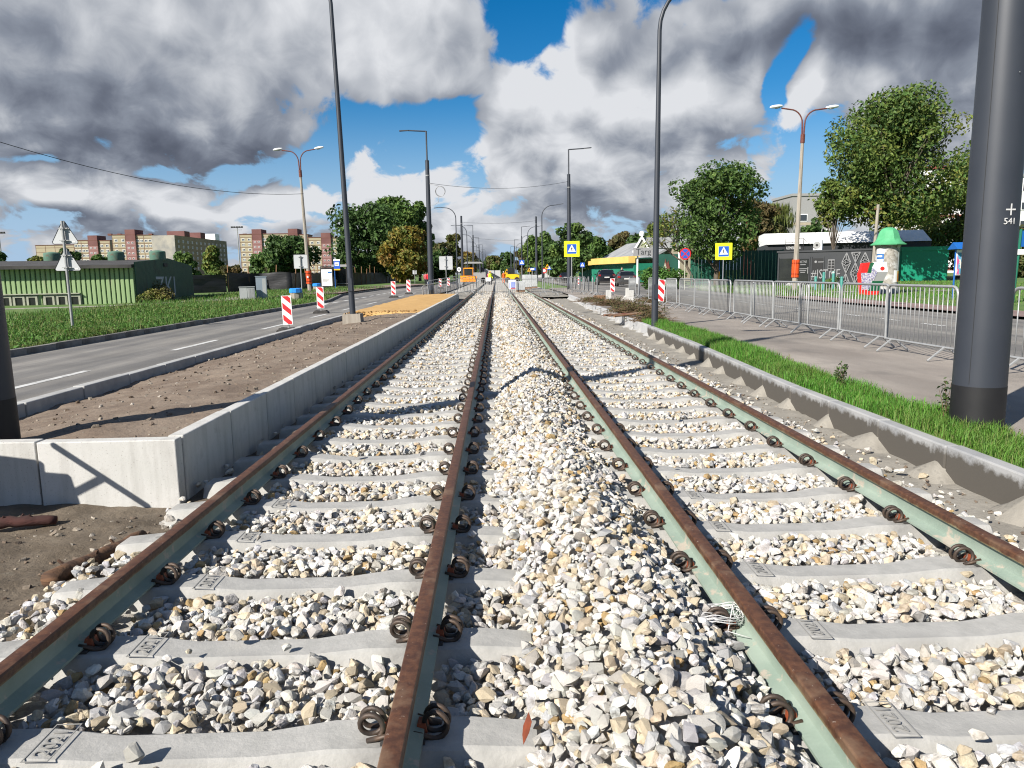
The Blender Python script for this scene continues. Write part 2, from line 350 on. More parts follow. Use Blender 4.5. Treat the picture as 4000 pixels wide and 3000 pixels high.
mat('cabinet_blue',(.28,.34,.40),.5)
mat('bin_blue',(.02,.17,.55),.35,(.03,.24,.62),6.)
mat('kiosk_dark',(.030,.033,.039),.5,(.037,.040,.046),1.)
mat('kiosk_black',(.012,.012,.014),.45)
mat('letter_grey',(.30,.30,.31),.6)
mat('green_fence',(.006,.072,.050),.6,(.009,.09,.062),.8)
mat('green_box',(.004,.185,.105),.55,(.005,.20,.115),1.)
mat('green_dome',(.060,.27,.125),.65,(.075,.31,.15),3.)
mat('paper_old',(.47,.44,.39),.9,(.26,.235,.20),5.,detail=8.,lo=.42,hi=.62,c3=(.66,.645,.62),s3=2.4,lo3=.53,hi3=.6)
mat('poster_blue',(.03,.16,.46),.6)
mat('gold',(.42,.27,.09),.35,metal=.6)
mat('red_paint',(.62,.02,.018),.45)
mat('green_paint',(.008,.11,.045),.45)
mat('white_paint',(.80,.80,.78),.45)
mat('grey_paint',(.36,.36,.355),.5)
mat('teal_post',(.045,.26,.22),.6,(.07,.30,.26),8.)
mat('caps',(.5,.4,.45),.5,(.12,.12,.40),26.,detail=2.,lo=.45,hi=.5,c3=(.72,.72,.72),s3=21.,lo3=.5,hi3=.53)
mat('blue_paint',(.012,.13,.47),.5)
mat('green_pole',(.012,.17,.10),.5)
mat('poster_mix',(.10,.40,.62),.6,(.72,.10,.28),3.,detail=2.,lo=.47,hi=.53,c3=(.80,.78,.72),s3=4.,lo3=.5,hi3=.54)
mat('white_roof',(.74,.74,.73),.6,(.66,.66,.65),.6)
mat('yellow_wall',(.56,.37,.10),.7,(.60,.42,.13),.6)
mat('roof_sheet',(.30,.31,.32),.6,(.40,.405,.41),.7,stretch=(1,.3,1))
mat('green_wall_lit',(.012,.215,.125),.6,(.03,.27,.18),.5,c3=(.42,.56,.50),s3=.9,lo3=.64,hi3=.70)
mat('cream_wall',(.50,.44,.32),.85,(.42,.36,.27),.5)
mat('brick_red',(.27,.065,.05),.85,(.32,.09,.065),.3)
mat('car_black',(.010,.011,.015),.25,coat=.8)
mat('car_grey',(.11,.112,.115),.3,(.12,.122,.125),2.,metal=.5,coat=.8)
mat('car_white',(.72,.72,.71),.3,coat=.5)
mat('car_glass',(.012,.014,.016),.08,spec=.7)
mat('tail_red',(.35,.012,.012),.25)
mat('plate',(.72,.72,.69),.5)
mat('tyre',(.016,.016,.016),.9)
mat('alloy',(.35,.35,.35),.4,metal=.7)
mat('orange_machine',(.80,.27,.01),.45)
mat('cloth_red',(.50,.02,.028),.9)
mat('cloth_pink',(.55,.13,.16),.9)
mat('cloth_dark',(.022,.024,.035),.9)
mat('cloth_hivis',(.68,.80,.04),.8)
mat('cloth_orange',(.80,.16,.02),.8)
mat('skin',(.50,.31,.23),.6)
mat('hair',(.05,.035,.025),.8)
mat('wrap_white',(.66,.68,.68),.4,(.55,.57,.57),4.,bump=.4)
mat('wire',(.04,.04,.045),.5)
mat('wire_white',(.72,.72,.72),.4)
mat('leaf_red',(.25,.055,.018),.7,(.18,.04,.015),30.)
mat('twig',(.14,.085,.045),.9,(.20,.13,.075),5.)
mat('rod_red',(.20,.062,.04),.8,(.34,.24,.16),4.)
# ------------------------------------------------------------------ ground, roads, pavements
def nz2(x,y,s,o=0.): return mnoise.noise(Vector((x*s,y*s,o)))
def grid_mesh(name,xs,ys,zf,mats,smooth=True):
    nx=len(xs); vs=[(x,y,zf(x,y)) for y in ys for x in xs]
    fs=[(j*nx+i,j*nx+i+1,(j+1)*nx+i+1,(j+1)*nx+i) for j in range(len(ys)-1) for i in range(nx-1)]
    mb=MB(); mb.add(vs,fs); return mb.mesh(name,mats,smooth,fix=False)
def frange(a,b,s): return list(np.arange(a,b,s))+[b]
def lerp_poly(P,y):
    for (x0,y0),(x1,y1) in zip(P,P[1:]):
        if y<=y1: return x0+(x1-x0)*(y-y0)/(y1-y0)
    return P[-1][0]
def ground_z(x,y):
    if x<=-9.7: return .06
    if x<-5.24: return .05
    if x<=5.6: return -.2 if y<70 else -.05
    return .08
gx_=[-4000,-400,-60,-30,-20,-14,-9.72,-9.68,-5.26,-5.22,-2,0,2,5.55,5.65,8,14,20,40,100,400,4000]
gy_=[-80,-10,0,10,30,50,68,72,120,400,1500,5000]
o=link('ground',grid_mesh('ground',gx_,gy_,ground_z,['grass_ground'])); tag(o,kind='structure')
LK=[(-9.42,-12),(-9.45,38),(-9.6,43),(-11.7,57),(-11.6,76),(-8.8,100),(-8.6,330)]     # left kerb line of the road
def sheet(name,yl,fl,fr,z,m,n=1):
    vs=[];fs=[]
    for y in yl:
        a,b=fl(y),fr(y)
        for i in range(n+1): vs.append((a+(b-a)*i/n,y,z(a+(b-a)*i/n,y) if callable(z) else z))
    k=n+1
    for j in range(len(yl)-1):
        for i in range(n): fs.append((j*k+i,j*k+i+1,(j+1)*k+i+1,(j+1)*k+i))
    mb=MB().add(vs,fs); return struct(name,mb,m,smooth=True,fix=False)
YR=[-12,0,10,20,30,38,40,43,47,48.2,57,66,76,90,100,200,330]
sheet('road',YR,lambda y:lerp_poly(LK,y)+.02,lambda y:-5.17 if y<46 else (-4.5 if y<60 else -4.2),.12,'asphalt_road')
def verge_z(x,y):
    d=abs(x+9.5); return .20+.05*nz2(x,y,.35)+min(.12,max(0,(d-1)*.02))
sheet('grass_verge',frange(-12,40,1.3)+[43,47,52,57,62,69,76,84,92,100,130,200,330],lambda y:-70.,lambda y:lerp_poly(LK,y)-.13,verge_z,'grass_ground',n=60)
# worn footpath and bus stop pavement on the left verge
def ribbon(name,pts,w,z,m):
    vs=[];fs=[]
    pts=[Vector((p[0],p[1],0)) for p in pts]
    for i,p in enumerate(pts):
        t=(pts[min(i+1,len(pts)-1)]-pts[max(i-1,0)]).normalized(); n=Vector((-t.y,t.x,0)); ww=w[i] if isinstance(w,list) else w
        for s in (1,-1):
            q=p+n*ww/2*s; vs.append((q.x,q.y,z(q.x,q.y)+.006 if callable(z) else z))
    for i in range(len(pts)-1): fs.append((2*i+1,2*i+3,2*i+2,2*i))
    return struct(name,MB().add(vs,fs),m,fix=False)
pz=lambda x,y: verge_z(x,y)+.03
ribbon('footpath',[(-40,30),(-24,33.5),(-19,36),(-17,38.5),(-16.2,42),(-15.8,46),(-15.4,52)],[1.1,1.1,1.2,1.4,1.9,2.2,2.4],pz,'path')
sheet('bus_stop_pavement',[55,60,66,76,90,104],lambda y:lerp_poly(LK,y)-4.4,lambda y:lerp_poly(LK,y)-.12,.335,'pavers_red')
# painted lane marks on the left road: dashes and the bus bay line
mk=holder('lane_marking')
def dash(p,y0,y1,w,z=.1245,x1=None):
    x1=p if x1 is None else x1
    MB().add([(p-w/2,y0,z),(p+w/2,y0,z),(x1+w/2,y1,z),(x1-w/2,y1,z)],[(0,1,2,3)]).build('dash','road_paint',mk,fix=False)
for y0 in (9.6,15.2,21.0,26.6,32.,38.,50.,58.,66.): dash(-6.62,y0,y0+ (2.4 if y0<30 else 3.2),.13)
for y0 in (41.,44.,47.,50.,53.,56.,59.,62.): dash(-9.0,y0,y0+1.6,.2)
dash(-8.6,36.,40.5,.26,x1=-9.2); dash(-5.75,30.,33.5,.5,x1=-5.6)
# far kerb of the left road, single stones
kl=holder('road_kerb'); kme=MB().box((0,0,0),(.14,.985,.30),0,top=.93,topy=1.).mesh('kerb_stone','kerb_old')
y=-2.
while y<104:
    x=lerp_poly(LK,y); x2=lerp_poly(LK,y+1); a=-math.atan2(x2-x,1.)
    s=link('kerb_stone',kme,kl,((x+x2)/2-.06,y+.5,.10+random.uniform(-.008,.008)),a+random.uniform(-.008,.008)); y+=1.
# right side: pavement, road, verge
KR=[(3.47,-6),(3.47,9),(3.74,14.5),(3.88,21),(4.15,35),(4.55,47.5),(4.7,70)]
GR=[(4.22,-6),(4.22,9),(4.42,12),(4.66,16),(4.68,70)]
sheet('pavement',[-8,0,9,12,16,21,35,47,70],lambda y:lerp_poly(KR,y)+.06,lambda y:7.4,.165,'asphalt_walk')
sheet('side_road',[-8,10,20,30,45,58,70,120,330],lambda y:7.4,lambda y:13.6 if y<40 else (15.5 if y<65 else 17.),.16,'asphalt_road')
mk2=holder('side_road_marking'); mk=mk2
for k in range(9): dash(10.55+.02*k,15.3+2.05*k,16.25+2.05*k,.13,.1645)
for y0 in (40.,46.,52.,60.): dash(10.8,y0,y0+2.,.13,.1645)
def verge_zr(x,y): return .24+.05*nz2(x,y,.3,3.)+.004*max(0,x-20)
sheet('right_verge',frange(-8,60,1.5)+[66,75,90,110,140,200],lambda y:15.3 if y<62 else 17.2,lambda y:90.,verge_zr,'grass_ground',n=50)
sheet('red_pavement',[-8,10,20,30,36,42,50],lambda y:13.6 if y<40 else 15.5,lambda y:15.35 if y<40 else 15.6,.235,'pavers_red')
ribbon('park_path',[(15.6,42),(19,40.5),(24,40),(30,41),(40,44),(60,52)],[1.2]*6,lambda x,y:verge_zr(x,y)+.02,'path')
# ------------------------------------------------------------------ platform island between road and track
WX=-2.41; WY=5.46
isl=tag(thing('platform_wall','pale concrete platform wall of upright blocks along the left track','wall'))
wb=MB().box((-.06,.513,.11),(.12,1.014,.54),0).mesh('wall_block','wall_concrete')
def bevel_me(me,w,seg=2):
    bm=bmesh.new(); bm.from_mesh(me); bmesh.ops.bevel(bm,geom=bm.edges[:],offset=w,segments=seg,affect='EDGES',profile=.5); bm.to_mesh(me); bm.free(); return me
bevel_me(wb,.011)
for k in range(40):
    y=WY+.12+.004+k*1.03
    if y>46.5: break
    link('wall_block',wb,isl,(WX+random.uniform(-.003,.003),y,random.uniform(-.003,.003)),random.uniform(-.003,.003))
wb2=bevel_me(MB().box((-.513,.06,.11),(1.018,.12,.54)).mesh('wall_block','wall_concrete'),.008)
for k,(x,rz) in enumerate(((WX-.005,.01),(WX-1.04,0.),(WX-2.07,-.004))):
    link('wall_block',wb2,isl,(x,WY,random.uniform(-.004,.002)),rz)
link('wall_block',bevel_me(MB().box((-.45,.06,.11),(.9,.12,.54)).mesh('wall_block','wall_concrete'),.008),isl,(WX+.0,46.9,-.12),-.25)
kh=holder('island_kerb'); kb=bevel_me(MB().box((0,.565,.10),(.15,1.125,.35)).mesh('kerb_block','kerb_concrete'),.014)
for k in range(36):
    y=3.44+k*1.138
    if y>45: break
    link('kerb_block',kb,kh,(-5.17+random.uniform(-.006,.006),y,random.uniform(-.006,.006)),random.uniform(-.005,.005))
def soil_z(x,y):
    t=(x+5.1)/(5.1-2.53); z=.13+.20*min(1,max(0,t*1.5))
    return z+.030*nz2(x,y,1.3)+.018*nz2(x,y,5.)+.010*nz2(x,y,14.)
o=link('island_soil',grid_mesh('island_soil',frange(-5.1,-2.52,.065),frange(5.55,25.5,.09),soil_z,['soil'])); tag(o,kind='structure')
def sand_z(x,y):
    t=(x+5.1)/(5.1-2.53); e=min(1,max(0,(y-24.2-.5*nz2(x,3,.8))/.5)); 
    return .10+e*(.22+.05*min(1,t*2))+.025*nz2(x,y,.9)+.012*nz2(x,y,6.)*(1 if e<1 else .35)
o=link('sand_bed',grid_mesh('sand_bed',frange(-5.1,-2.52,.12),frange(23.8,47.,.14),sand_z,['sand'])); tag(o,kind='structure')
def near_soil(x,y):
    return -.12+.05*nz2(x,y,1.1,2.)+.02*nz2(x,y,4.)+.012*nz2(x,y,11.)+.06*max(0,min(1,(-x-2.6)*.6))-.02
o=link('trench_soil',grid_mesh('trench_soil',frange(-5.1,-1.95,.06),frange(-3.,5.52,.06),near_soil,['dark_soil'])); tag(o,kind='structure')
o=link('ditch_soil',grid_mesh('ditch_soil',frange(-2.46,-1.95,.06),frange(5.5,47.,.12),lambda x,y:-.125+.03*nz2(x,y,2.)+.02*nz2(x,y,7.),['dark_soil'])); tag(o,kind='structure')
o=link('shoulder_soil',grid_mesh('shoulder_soil',frange(2.75,4.3,.06),frange(-3.,47.,.10),lambda x,y:-.10+.035*max(0,(x-3.0))+.02*nz2(x,y,2.)+.015*nz2(x,y,9.)-.3*max(0,x-lerp_poly(KR,y)-.05),['mortar'])); tag(o,kind='structure')
# right kerb of the track with mortar haunches
kr=holder('track_kerb')
kw=bevel_me(MB().box((.06,.5,.015),(.12,1.018,.33)).mesh('kerb_block','kerb_wet'),.012)
kn=bevel_me(MB().box((.06,.5,.015),(.12,1.018,.33)).mesh('kerb_block','kerb_new'),.012)
def haunch(name,m,seed):
    rr=random.Random(seed); h=.19+rr.uniform(-.02,.02); mb=MB(); n=9; vs=[(.02,0,h-.10)]; 
    for i in range(n):
        a=PI*i/(n-1); 
        vs.append((.03-.30*math.sin(a)*rr.uniform(.85,1.1),.40*math.cos(a)*rr.uniform(.9,1.05),-.125))
    mid=[]
    for i in range(n):
        v=vs[1+i]; mid.append((.02+(v[0]-.02)*.45+rr.uniform(-.01,.01),v[1]*.48+rr.uniform(-.02,.02),-.02+rr.uniform(-.012,.012)))
    vs+=mid; fs=[]
    for i in range(n-1): fs+=[(0,1+n+i,1+n+i+1),(1+n+i,1+i,2+i,2+n+i)]
    return mb.add(vs,fs).mesh(name,m,35)
hs_=[haunch('mortar_haunch','mortar',i) for i in range(5)]
hs2=[haunch('mortar_haunch','mortar_new',i) for i in range(5)]
k=0; y=2.5-1.03*5
while y<47:
    x=lerp_poly(KR,y); x2=lerp_poly(KR,y+1.03); a=-math.atan2(x2-x,1.03)
    link('kerb_block',kw if y<18.6 else kn,kr,(x+random.uniform(-.003,.003),y,random.uniform(-.004,.004)),a)
    if y>4.5: link('mortar_haunch',(hs_ if y<18.6 else hs2)[k%5],kr,(x+.005,y+.04+random.uniform(-.08,.08),random.uniform(-.05,.01)),a).scale=(random.uniform(.7,1.15),random.uniform(.6,1.2),random.uniform(.75,1.05))
    y+=1.03; k+=1

o=link('crossing_soil',grid_mesh('crossing_soil',frange(-4.9,-1.95,.12),frange(47.,66.,.2),lambda x,y:.02+.03*nz2(x,y,1.5)+.02*nz2(x,y,6.),['mortar'])); tag(o,kind='structure')
o=link('crossing_gravel',grid_mesh('crossing_gravel',frange(2.75,5.7,.12),frange(47.,70.,.2),lambda x,y:.05+.03*nz2(x,y,1.5)+.02*nz2(x,y,6.),['mortar'])); tag(o,kind='structure')
# ------------------------------------------------------------------ track: rails, sleepers, clips
RX=[-1.847,-.340,1.050,2.557]; SLP=.674; SY0=2.375
prof=[(-.0625,.010),(.0625,.010),(.0625,.021),(.030,.030),(.011,.040),(.007,.055),(.007,.095),(.012,.110),(.0335,.120),(.0345,.150),(.030,.158),(.018,.1605),(-.018,.1605),(-.030,.158),(-.0345,.150),(-.0335,.120),(-.012,.110),(-.007,.095),(-.007,.055),(-.011,.040),(-.030,.030),(-.0625,.021)]
rl=['rusty green-painted rail of the left track beside the pale platform wall','rusty-topped rail bordering the stone heap on its platform wall side','rusty green-painted rail bordering the stone heap on its kerb side','green rail with rusty head nearest the mortared kerb']
for i,x in enumerate(RX):
    mb=MB(); ys=[-4.,0.,6,12,20,30,48,90,260]
    n=len(prof); vs=[(a,yy,b) for yy in ys for a,b in prof]; fs=[]
    for j in range(len(ys)-1):
        for k in range(n): fs.append((j*n+k,j*n+(k+1)%n,(j+1)*n+(k+1)%n,(j+1)*n+k))
    fs+= [tuple(range(n)),tuple((len(ys)-1)*n+k for k in range(n-1,-1,-1))]
    o=mb.add(vs,fs).build('rail','rail',None,(x,0,0),smooth=28); tag(o,rl[i],'rail')
def sleeper_mesh():
    secs=[(-1.225,-.03,.085),(-1.21,-.018,.092),(-.98,0,.10),(-.50,0,.10),(-.26,-.028,.088),(.26,-.028,.088),(.50,0,.10),(.98,0,.10),(1.21,-.018,.092),(1.225,-.03,.085)]
    vs=[];fs=[]
    for x,z,w in secs:
        vs+=[(x,-.155,-.19),(x,-w-.026,z-.062),(x,-w+.004,z-.008),(x,-w+.018,z),(x,w-.018,z),(x,w-.004,z-.008),(x,w+.026,z-.062),(x,.155,-.19)]
    for i in range(len(secs)-1):
        for k in range(7): fs.append((i*8+k,i*8+k+1,(i+1)*8+k+1,(i+1)*8+k))
    e=(len(secs)-1)*8; fs+=[tuple(range(8)),tuple(e+k for k in range(7,-1,-1))]
    return MB().add(vs,fs).mesh('sleeper','concrete_sleeper',25)
def clip_mesh(n):
    pts=[]; T=2.15; rr=.041
    for i in range(int(n*T)+1):
        a=2*PI*i/n-.6*PI; pts.append((-.012+rr*math.cos(a),-.045+.090*i/(n*T),.045+rr*math.sin(a)))
    pts=[(.062,-.050,.030),(.030,-.047,.020)]+pts+[(.035,.050,.022),(.064,.052,.030)]
    return MB().tube(pts,.0095,8 if n>10 else 5).mesh('spring_clip','clip_steel',True)
CLIP=clip_mesh(18); CLIPF=clip_mesh(8)
INS=MB().box((.038,0,.028),(.040,.062,.034),0,top=.7).mesh('insert','clip_insert')
PADM=MB().box((0,0,.005),(.150,.15,.010)).mesh('rail_pad','rubber')
SLM=sleeper_mesh(); T21=text_mesh('2021',.075,'stamp',.0008); TFR=None
fr=MB()
for a,b in (((-.105,-.045),(.105,-.041)),((-.105,.041),(.105,.045)),((-.105,-.045),(-.101,.045)),((.101,-.045),(.105,.045))): fr.b2((*a,-.001),(*b,.0008))
TFR=fr.mesh('stamp_frame','stamp')
HOLE=MB().lathe([(.001,.0),(.016,.0),(.018,.0012),(.001,.0014)],12).mesh('lifting_hole','stamp')
for t,(xc,lab,gr) in enumerate(((-1.0935,'grey concrete sleeper under the track beside the platform wall','sleepers of the track beside the platform wall'),(1.8035,'grey concrete sleeper under the track beside the mortared kerb','sleepers of the track beside the mortared kerb'))):
    for k in range(-8,70):
        y=SY0+k*SLP
        if y>48.5: break
        s=tag(link('concrete_sleeper',SLM,None,(xc+random.uniform(-.012,.012),y+random.uniform(-.006,.006),-.002+random.uniform(-.004,.002)),random.uniform(-.006,.006)),lab,'sleeper',gr)
        near=y<13
        if t==0: s['label']=('grey concrete sleeper stamped 2021 whose end lies by the earth trench' if y<5.1 else 'grey concrete sleeper at the corner of the platform wall' if y<5.7 else 'grey concrete sleeper beside the earth filled part of the platform' if y<24 else 'grey concrete sleeper beside the sand filled part of the platform' if y<47 else 'grey concrete sleeper below the crossing barriers past the platform end')
        else: s['label']=('grey concrete sleeper stamped 2021 on the track beside the mortared kerb' if y<5.2 else 'grey concrete sleeper beside the wet kerb with the grass strip' if y<18.8 else 'grey concrete sleeper beside the pale kerb with the brushwood piles' if y<38 else 'grey concrete sleeper near the crossing barriers by the kerb end')
        for rx in (-.7535,.7535):
            if near: link('rail_pad',PADM,s,(rx,0,.0))
            for sd in (-1,1):
                c=link('spring_clip',CLIP if near else CLIPF,s,(rx+sd*.098,random.uniform(-.006,.006),random.uniform(-.004,.003)),(0 if sd<0 else PI)+random.uniform(-.06,.06))
                if y<20: link('insert',INS,c,(0,0,0))
            if y<5.2 and rx<0:
                q=link('stamp_text',T21,s,(rx*.60,0,.0007)); q.rotation_euler=(0,0,PI/2)
                f=link('stamp_frame',TFR,s,(rx*.60,0,.0006)); f.rotation_euler=(0,0,PI/2)
                link('lifting_hole',HOLE,s,(rx*1.33,.0,-.002))
# ------------------------------------------------------------------ ballast
def heap(x,y):
    xc=.46+.07*math.sin(y*.55+1.)+.05*nz2(0,y,.5); h=.235+.05*nz2(3,y,.45)+.03*math.sin(y*.9)+.05*math.exp(-((y-4.2)/1.3)**2)
    if y<2.6: h+=.02
    w=.46+.06*nz2(9,y,.4)
    if y>23: h+=.03; w+=.06
    if y>44: h*=max(.35,1-(y-44)/4)
    d=abs(x-xc)/w
    return max(0.,h*(1-d**1.25)) if d<1 else 0.
def crib(x,y):
    """stone level between the sleepers"""
    f=((y-SY0)/SLP)%1.; mid=abs(f-.5)*2            # 1 at a sleeper, 0 between
    far=min(1,max(0,(y-13)/10))
    return -.040-.022*(1-mid)+.012*nz2(x,y,1.7)+far*.025
def on_sleeper(x,y):
    f=((y-SY0)/SLP+.5)%1.-.5; return abs(f*SLP)<.135
def surf(x,y):
    return max(crib(x,y),-.012+heap(x,y)) if heap(x,y)>.012 else crib(x,y)
bx=frange(-2.42,3.45,.11); by=frange(-3.2,66.5,.15)
def bed_z(x,y):
    s=surf(x,y)-.055
    if x<-2.05 or x>2.85: s=min(s,-.16)
    if on_sleeper(x,y) and heap(x,y)<.05: s=-.14
    return s
bed=link('ballast_bed',grid_mesh('ballast_bed',bx,by,bed_z,['ballast_base'])); tag(bed,kind='structure')
o=link('far_ballast_bed',grid_mesh('far_ballast_bed',frange(-4.4,4.6,.6),frange(66.,75,.7)+[90,120,170,260],lambda x,y:.02+.05*nz2(x,y,.7)+(.05 if abs(x-.35)<.5 else 0),['ballast_base'])); tag(o,kind='structure')
PAL=[((.62,.60,.56),.33),((.54,.54,.545),.18),((.70,.68,.645),.16),((.58,.495,.37),.26),((.50,.47,.425),.06),((.44,.31,.155),.045),((.40,.395,.385),.015)]
def stone_shape(npt,seed,rough=False):
    r=np.random.default_rng(seed); p=r.normal(size=(npt,3)); p/=np.linalg.norm(p,axis=1)[:,None]
    p*=r.uniform(.80,1.08,(npt,1))*np.array([1.22,r.uniform(.82,1.0),r.uniform(.58,.85)])
    bm=bmesh.new()
    for q in p: bm.verts.new(q)
    bmesh.ops.convex_hull(bm,input=bm.verts[:]); 
    bmesh.ops.delete(bm,geom=[v for v in bm.verts if not v.link_faces],context='VERTS')
    bmesh.ops.dissolve_limit(bm,angle_limit=R(9),verts=bm.verts[:],edges=bm.edges[:]); bmesh.ops.triangulate(bm,faces=bm.faces[:])
    if rough:                                             # broken, uneven faces
        bmesh.ops.subdivide_edges(bm,edges=bm.edges[:],cuts=1,use_grid_fill=True,smooth=.10); bmesh.ops.triangulate(bm,faces=bm.faces[:])
        for v in bm.verts: v.co*=1+.11*mnoise.noise(v.co*1.9+Vector((seed*3.1,0,0)))+r.normal(0,.022)
    bmesh.ops.recalc_face_normals(bm,faces=bm.faces[:])
    bm.verts.index_update(); V=np.array([v.co[:] for v in bm.verts]); T=np.array([[v.index for v in f.verts] for f in bm.faces]); bm.free()
    return V,T
SH_N=[stone_shape(15,i,True) for i in range(48)]; SH_M=[stone_shape(14,100+i) for i in range(24)]; SH_F=[stone_shape(9,200+i) for i in range(16)]
def rand_rot(rng,n,flat=.55):
    """random turns, stones lie mostly on their flat side"""
    a=rng.uniform(0,2*PI,n); t=rng.normal(0,flat,n); u=rng.normal(0,flat,n)
    ca,sa,ct,st,cu,su=np.cos(a),np.sin(a),np.cos(t),np.sin(t),np.cos(u),np.sin(u); Z=np.zeros(n); O=np.ones(n)
    A=np.stack([ca,-sa,Z,sa,ca,Z,Z,Z,O],1).reshape(n,3,3); B=np.stack([O,Z,Z,Z,ct,-st,Z,st,ct],1).reshape(n,3,3); C=np.stack([cu,Z,su,Z,O,Z,-su,Z,cu],1).reshape(n,3,3)
    return A@B@C
def stone_cols(rng,n):
    w=np.array([p[1] for p in PAL]); i=rng.choice(len(PAL),n,p=w/w.sum()); c=np.array([p[0] for p in PAL])[i]
    return np.clip(c*rng.normal(1,.10,(n,1))*rng.normal(1,.012,(n,3)),.05,.80)
def stone_mass(name,P,S,shapes,rng,parent,mtl='stone',cols=None,flat=.55):
    """all stones P (centres) with radii S in one mesh"""
    n=len(P); idx=rng.integers(0,len(shapes),n); Rm=rand_rot(rng,n,flat); cols=stone_cols(rng,n) if cols is None else cols
    VV=[];TT=[];CC=[];off=0
    for k,(V,T) in enumerate(shapes):
        m=np.where(idx==k)[0]
        if not len(m): continue
        v=np.einsum('nij,kj->nki',Rm[m],V)*S[m][:,None,None]+P[m][:,None,:]
        t=T[None]+ (np.arange(len(m))*len(V))[:,None,None]+off
        VV.append(v.reshape(-1,3)); TT.append(t.reshape(-1,3)); CC.append(np.repeat(cols[m],len(V),0)); off+=len(m)*len(V)
    return raw_mesh(name,np.concatenate(VV),np.concatenate(TT),np.concatenate(CC),mtl,parent)
def raw_mesh(name,V,T,C,mtl,parent=None,link_=True):
    me=bpy.data.meshes.new(name); k=T.shape[1]
    me.vertices.add(len(V)); me.vertices.foreach_set('co',V.astype(np.float32).ravel())
    me.loops.add(T.size); me.loops.foreach_set('vertex_index',T.astype(np.int32).ravel())
    me.polygons.add(len(T)); me.polygons.foreach_set('loop_start',np.arange(0,T.size,k,dtype=np.int32)); me.polygons.foreach_set('loop_total',np.full(len(T),k,np.int32))
    C=C*(.74 if mtl=='stone' else 1.); a=me.color_attributes.new('col','FLOAT_COLOR','POINT'); a.data.foreach_set('color',np.concatenate([C,np.ones((len(C),1))],1).astype(np.float32).ravel())
    me.polygons.foreach_set('use_smooth',np.zeros(len(T),dtype=bool)); me.materials.append(MAT[mtl]); me.update(calc_edges=True); me.validate()
    return link(name,me,parent) if link_ else me
def jitter_grid(rng,x0,x1,y0,y1,s):
    xs=np.arange(x0,x1,s); ys=np.arange(y0,y1,s); X,Y=np.meshgrid(xs,ys); X=X.ravel()+rng.uniform(-.48,.48,X.size)*s; Y=Y.ravel()+rng.uniform(-.48,.48,Y.size)*s
    return X,Y
def stone_field(rng,y0,y1,s,r0,r1,layer=0.):
    X,Y=jitter_grid(rng,-2.38,3.34,y0,y1,s); P=[];S=[]
    for x,y in zip(X,Y):
        r=r0+(r1-r0)*rng.random()**1.8; h=heap(x,y)
        if any(abs(x-q)<.064+.35*r for q in RX): continue                # the rails stay clear
        if x<-1.95:                                                        # shoulder by the platform wall
            if y>4.2 or rng.random()>(.92 if x>-2.2 else .6)*(1 if y<3.6 else .75): 
                if rng.random()>(.10 if x>-2.1 else .03): continue
            z=-.055
        elif x>2.66:
            if rng.random()>max(.03,1.05-(x-2.70)*2.4+.5*nz2(x,y,.8)): continue
            z=-.05-.04*(x-2.66)
        else:
            os_=on_sleeper(x,y); inL=-2.318<x<.132; inR=.578<x<3.028
            z=crib(x,y)
            if h>.012: z=max(z,-.012+h)
            if os_ and (inL or inR) and h<.03:
                far=min(1,max(0,(y-12)/14)); cov=.006+ (.30*far if -1.85<x<-.34 else .22*far)
                if rng.random()>cov: continue
                z=.004
            if os_ and h>=.03: z=max(z,.004)
            if min(abs(x-q) for q in RX)<.15 and os_ : continue           # clips stay clear
        P.append((x,y,z-layer+rng.normal(0,.008)+ (.3*r if layer==0 else 0))); S.append(r)
    return np.array(P),np.array(S)
rng=np.random.default_rng(5)
PA,SA=stone_field(rng,1.45,6.5,.041,.017,.041); PB,SB=stone_field(rng,1.45,6.5,.060,.020,.034,.022)
PM,SM_=stone_field(rng,6.5,15.,.052,.021,.040); PX,SX=stone_field(rng,-3.,1.45,.056,.021,.042); PM=np.concatenate([PM,PX]); SM_=np.concatenate([SM_,SX]); PF,SF=stone_field(rng,15.,66.,.088,.030,.052)
# the 300 that show largest stand as single stones, the rest is one mass
def shown(P,S):
    out=[]
    for p,s in zip(P,S):
        u,v=proj(p); out.append(s/np.linalg.norm(p-np.array([0,0,CZ])) if (40<u<3960 and 1000<v<2950) else 0)
    return np.array(out)
rank=np.argsort(-shown(PA,SA)); top=rank[:300]; rest=np.setdiff1d(np.arange(len(PA)),top)
cols=stone_cols(rng,40); smesh=[]
for i in range(40):
    V,T=SH_N[i]; smesh.append(raw_mesh('stone',V,T,np.repeat(cols[i][None],len(V),0),'stone',link_=False))
for i,t_ in enumerate(top):
    o=link('stone',smesh[i%40],bed,tuple(PA[t_])); s=SA[t_]; o.scale=(s,s,s); o.rotation_euler=(rng.normal(0,.5),rng.normal(0,.5),rng.uniform(0,6.28))
tag(stone_mass('near_stones',np.concatenate([PA[rest],PB]),np.concatenate([SA[rest],SB]),SH_N,rng,bed),kind='stuff')
tag(stone_mass('middle_stones',PM,SM_,SH_M,rng,bed),kind='stuff')
tag(stone_mass('far_stones',PF,SF,SH_F,rng,bed),kind='stuff')
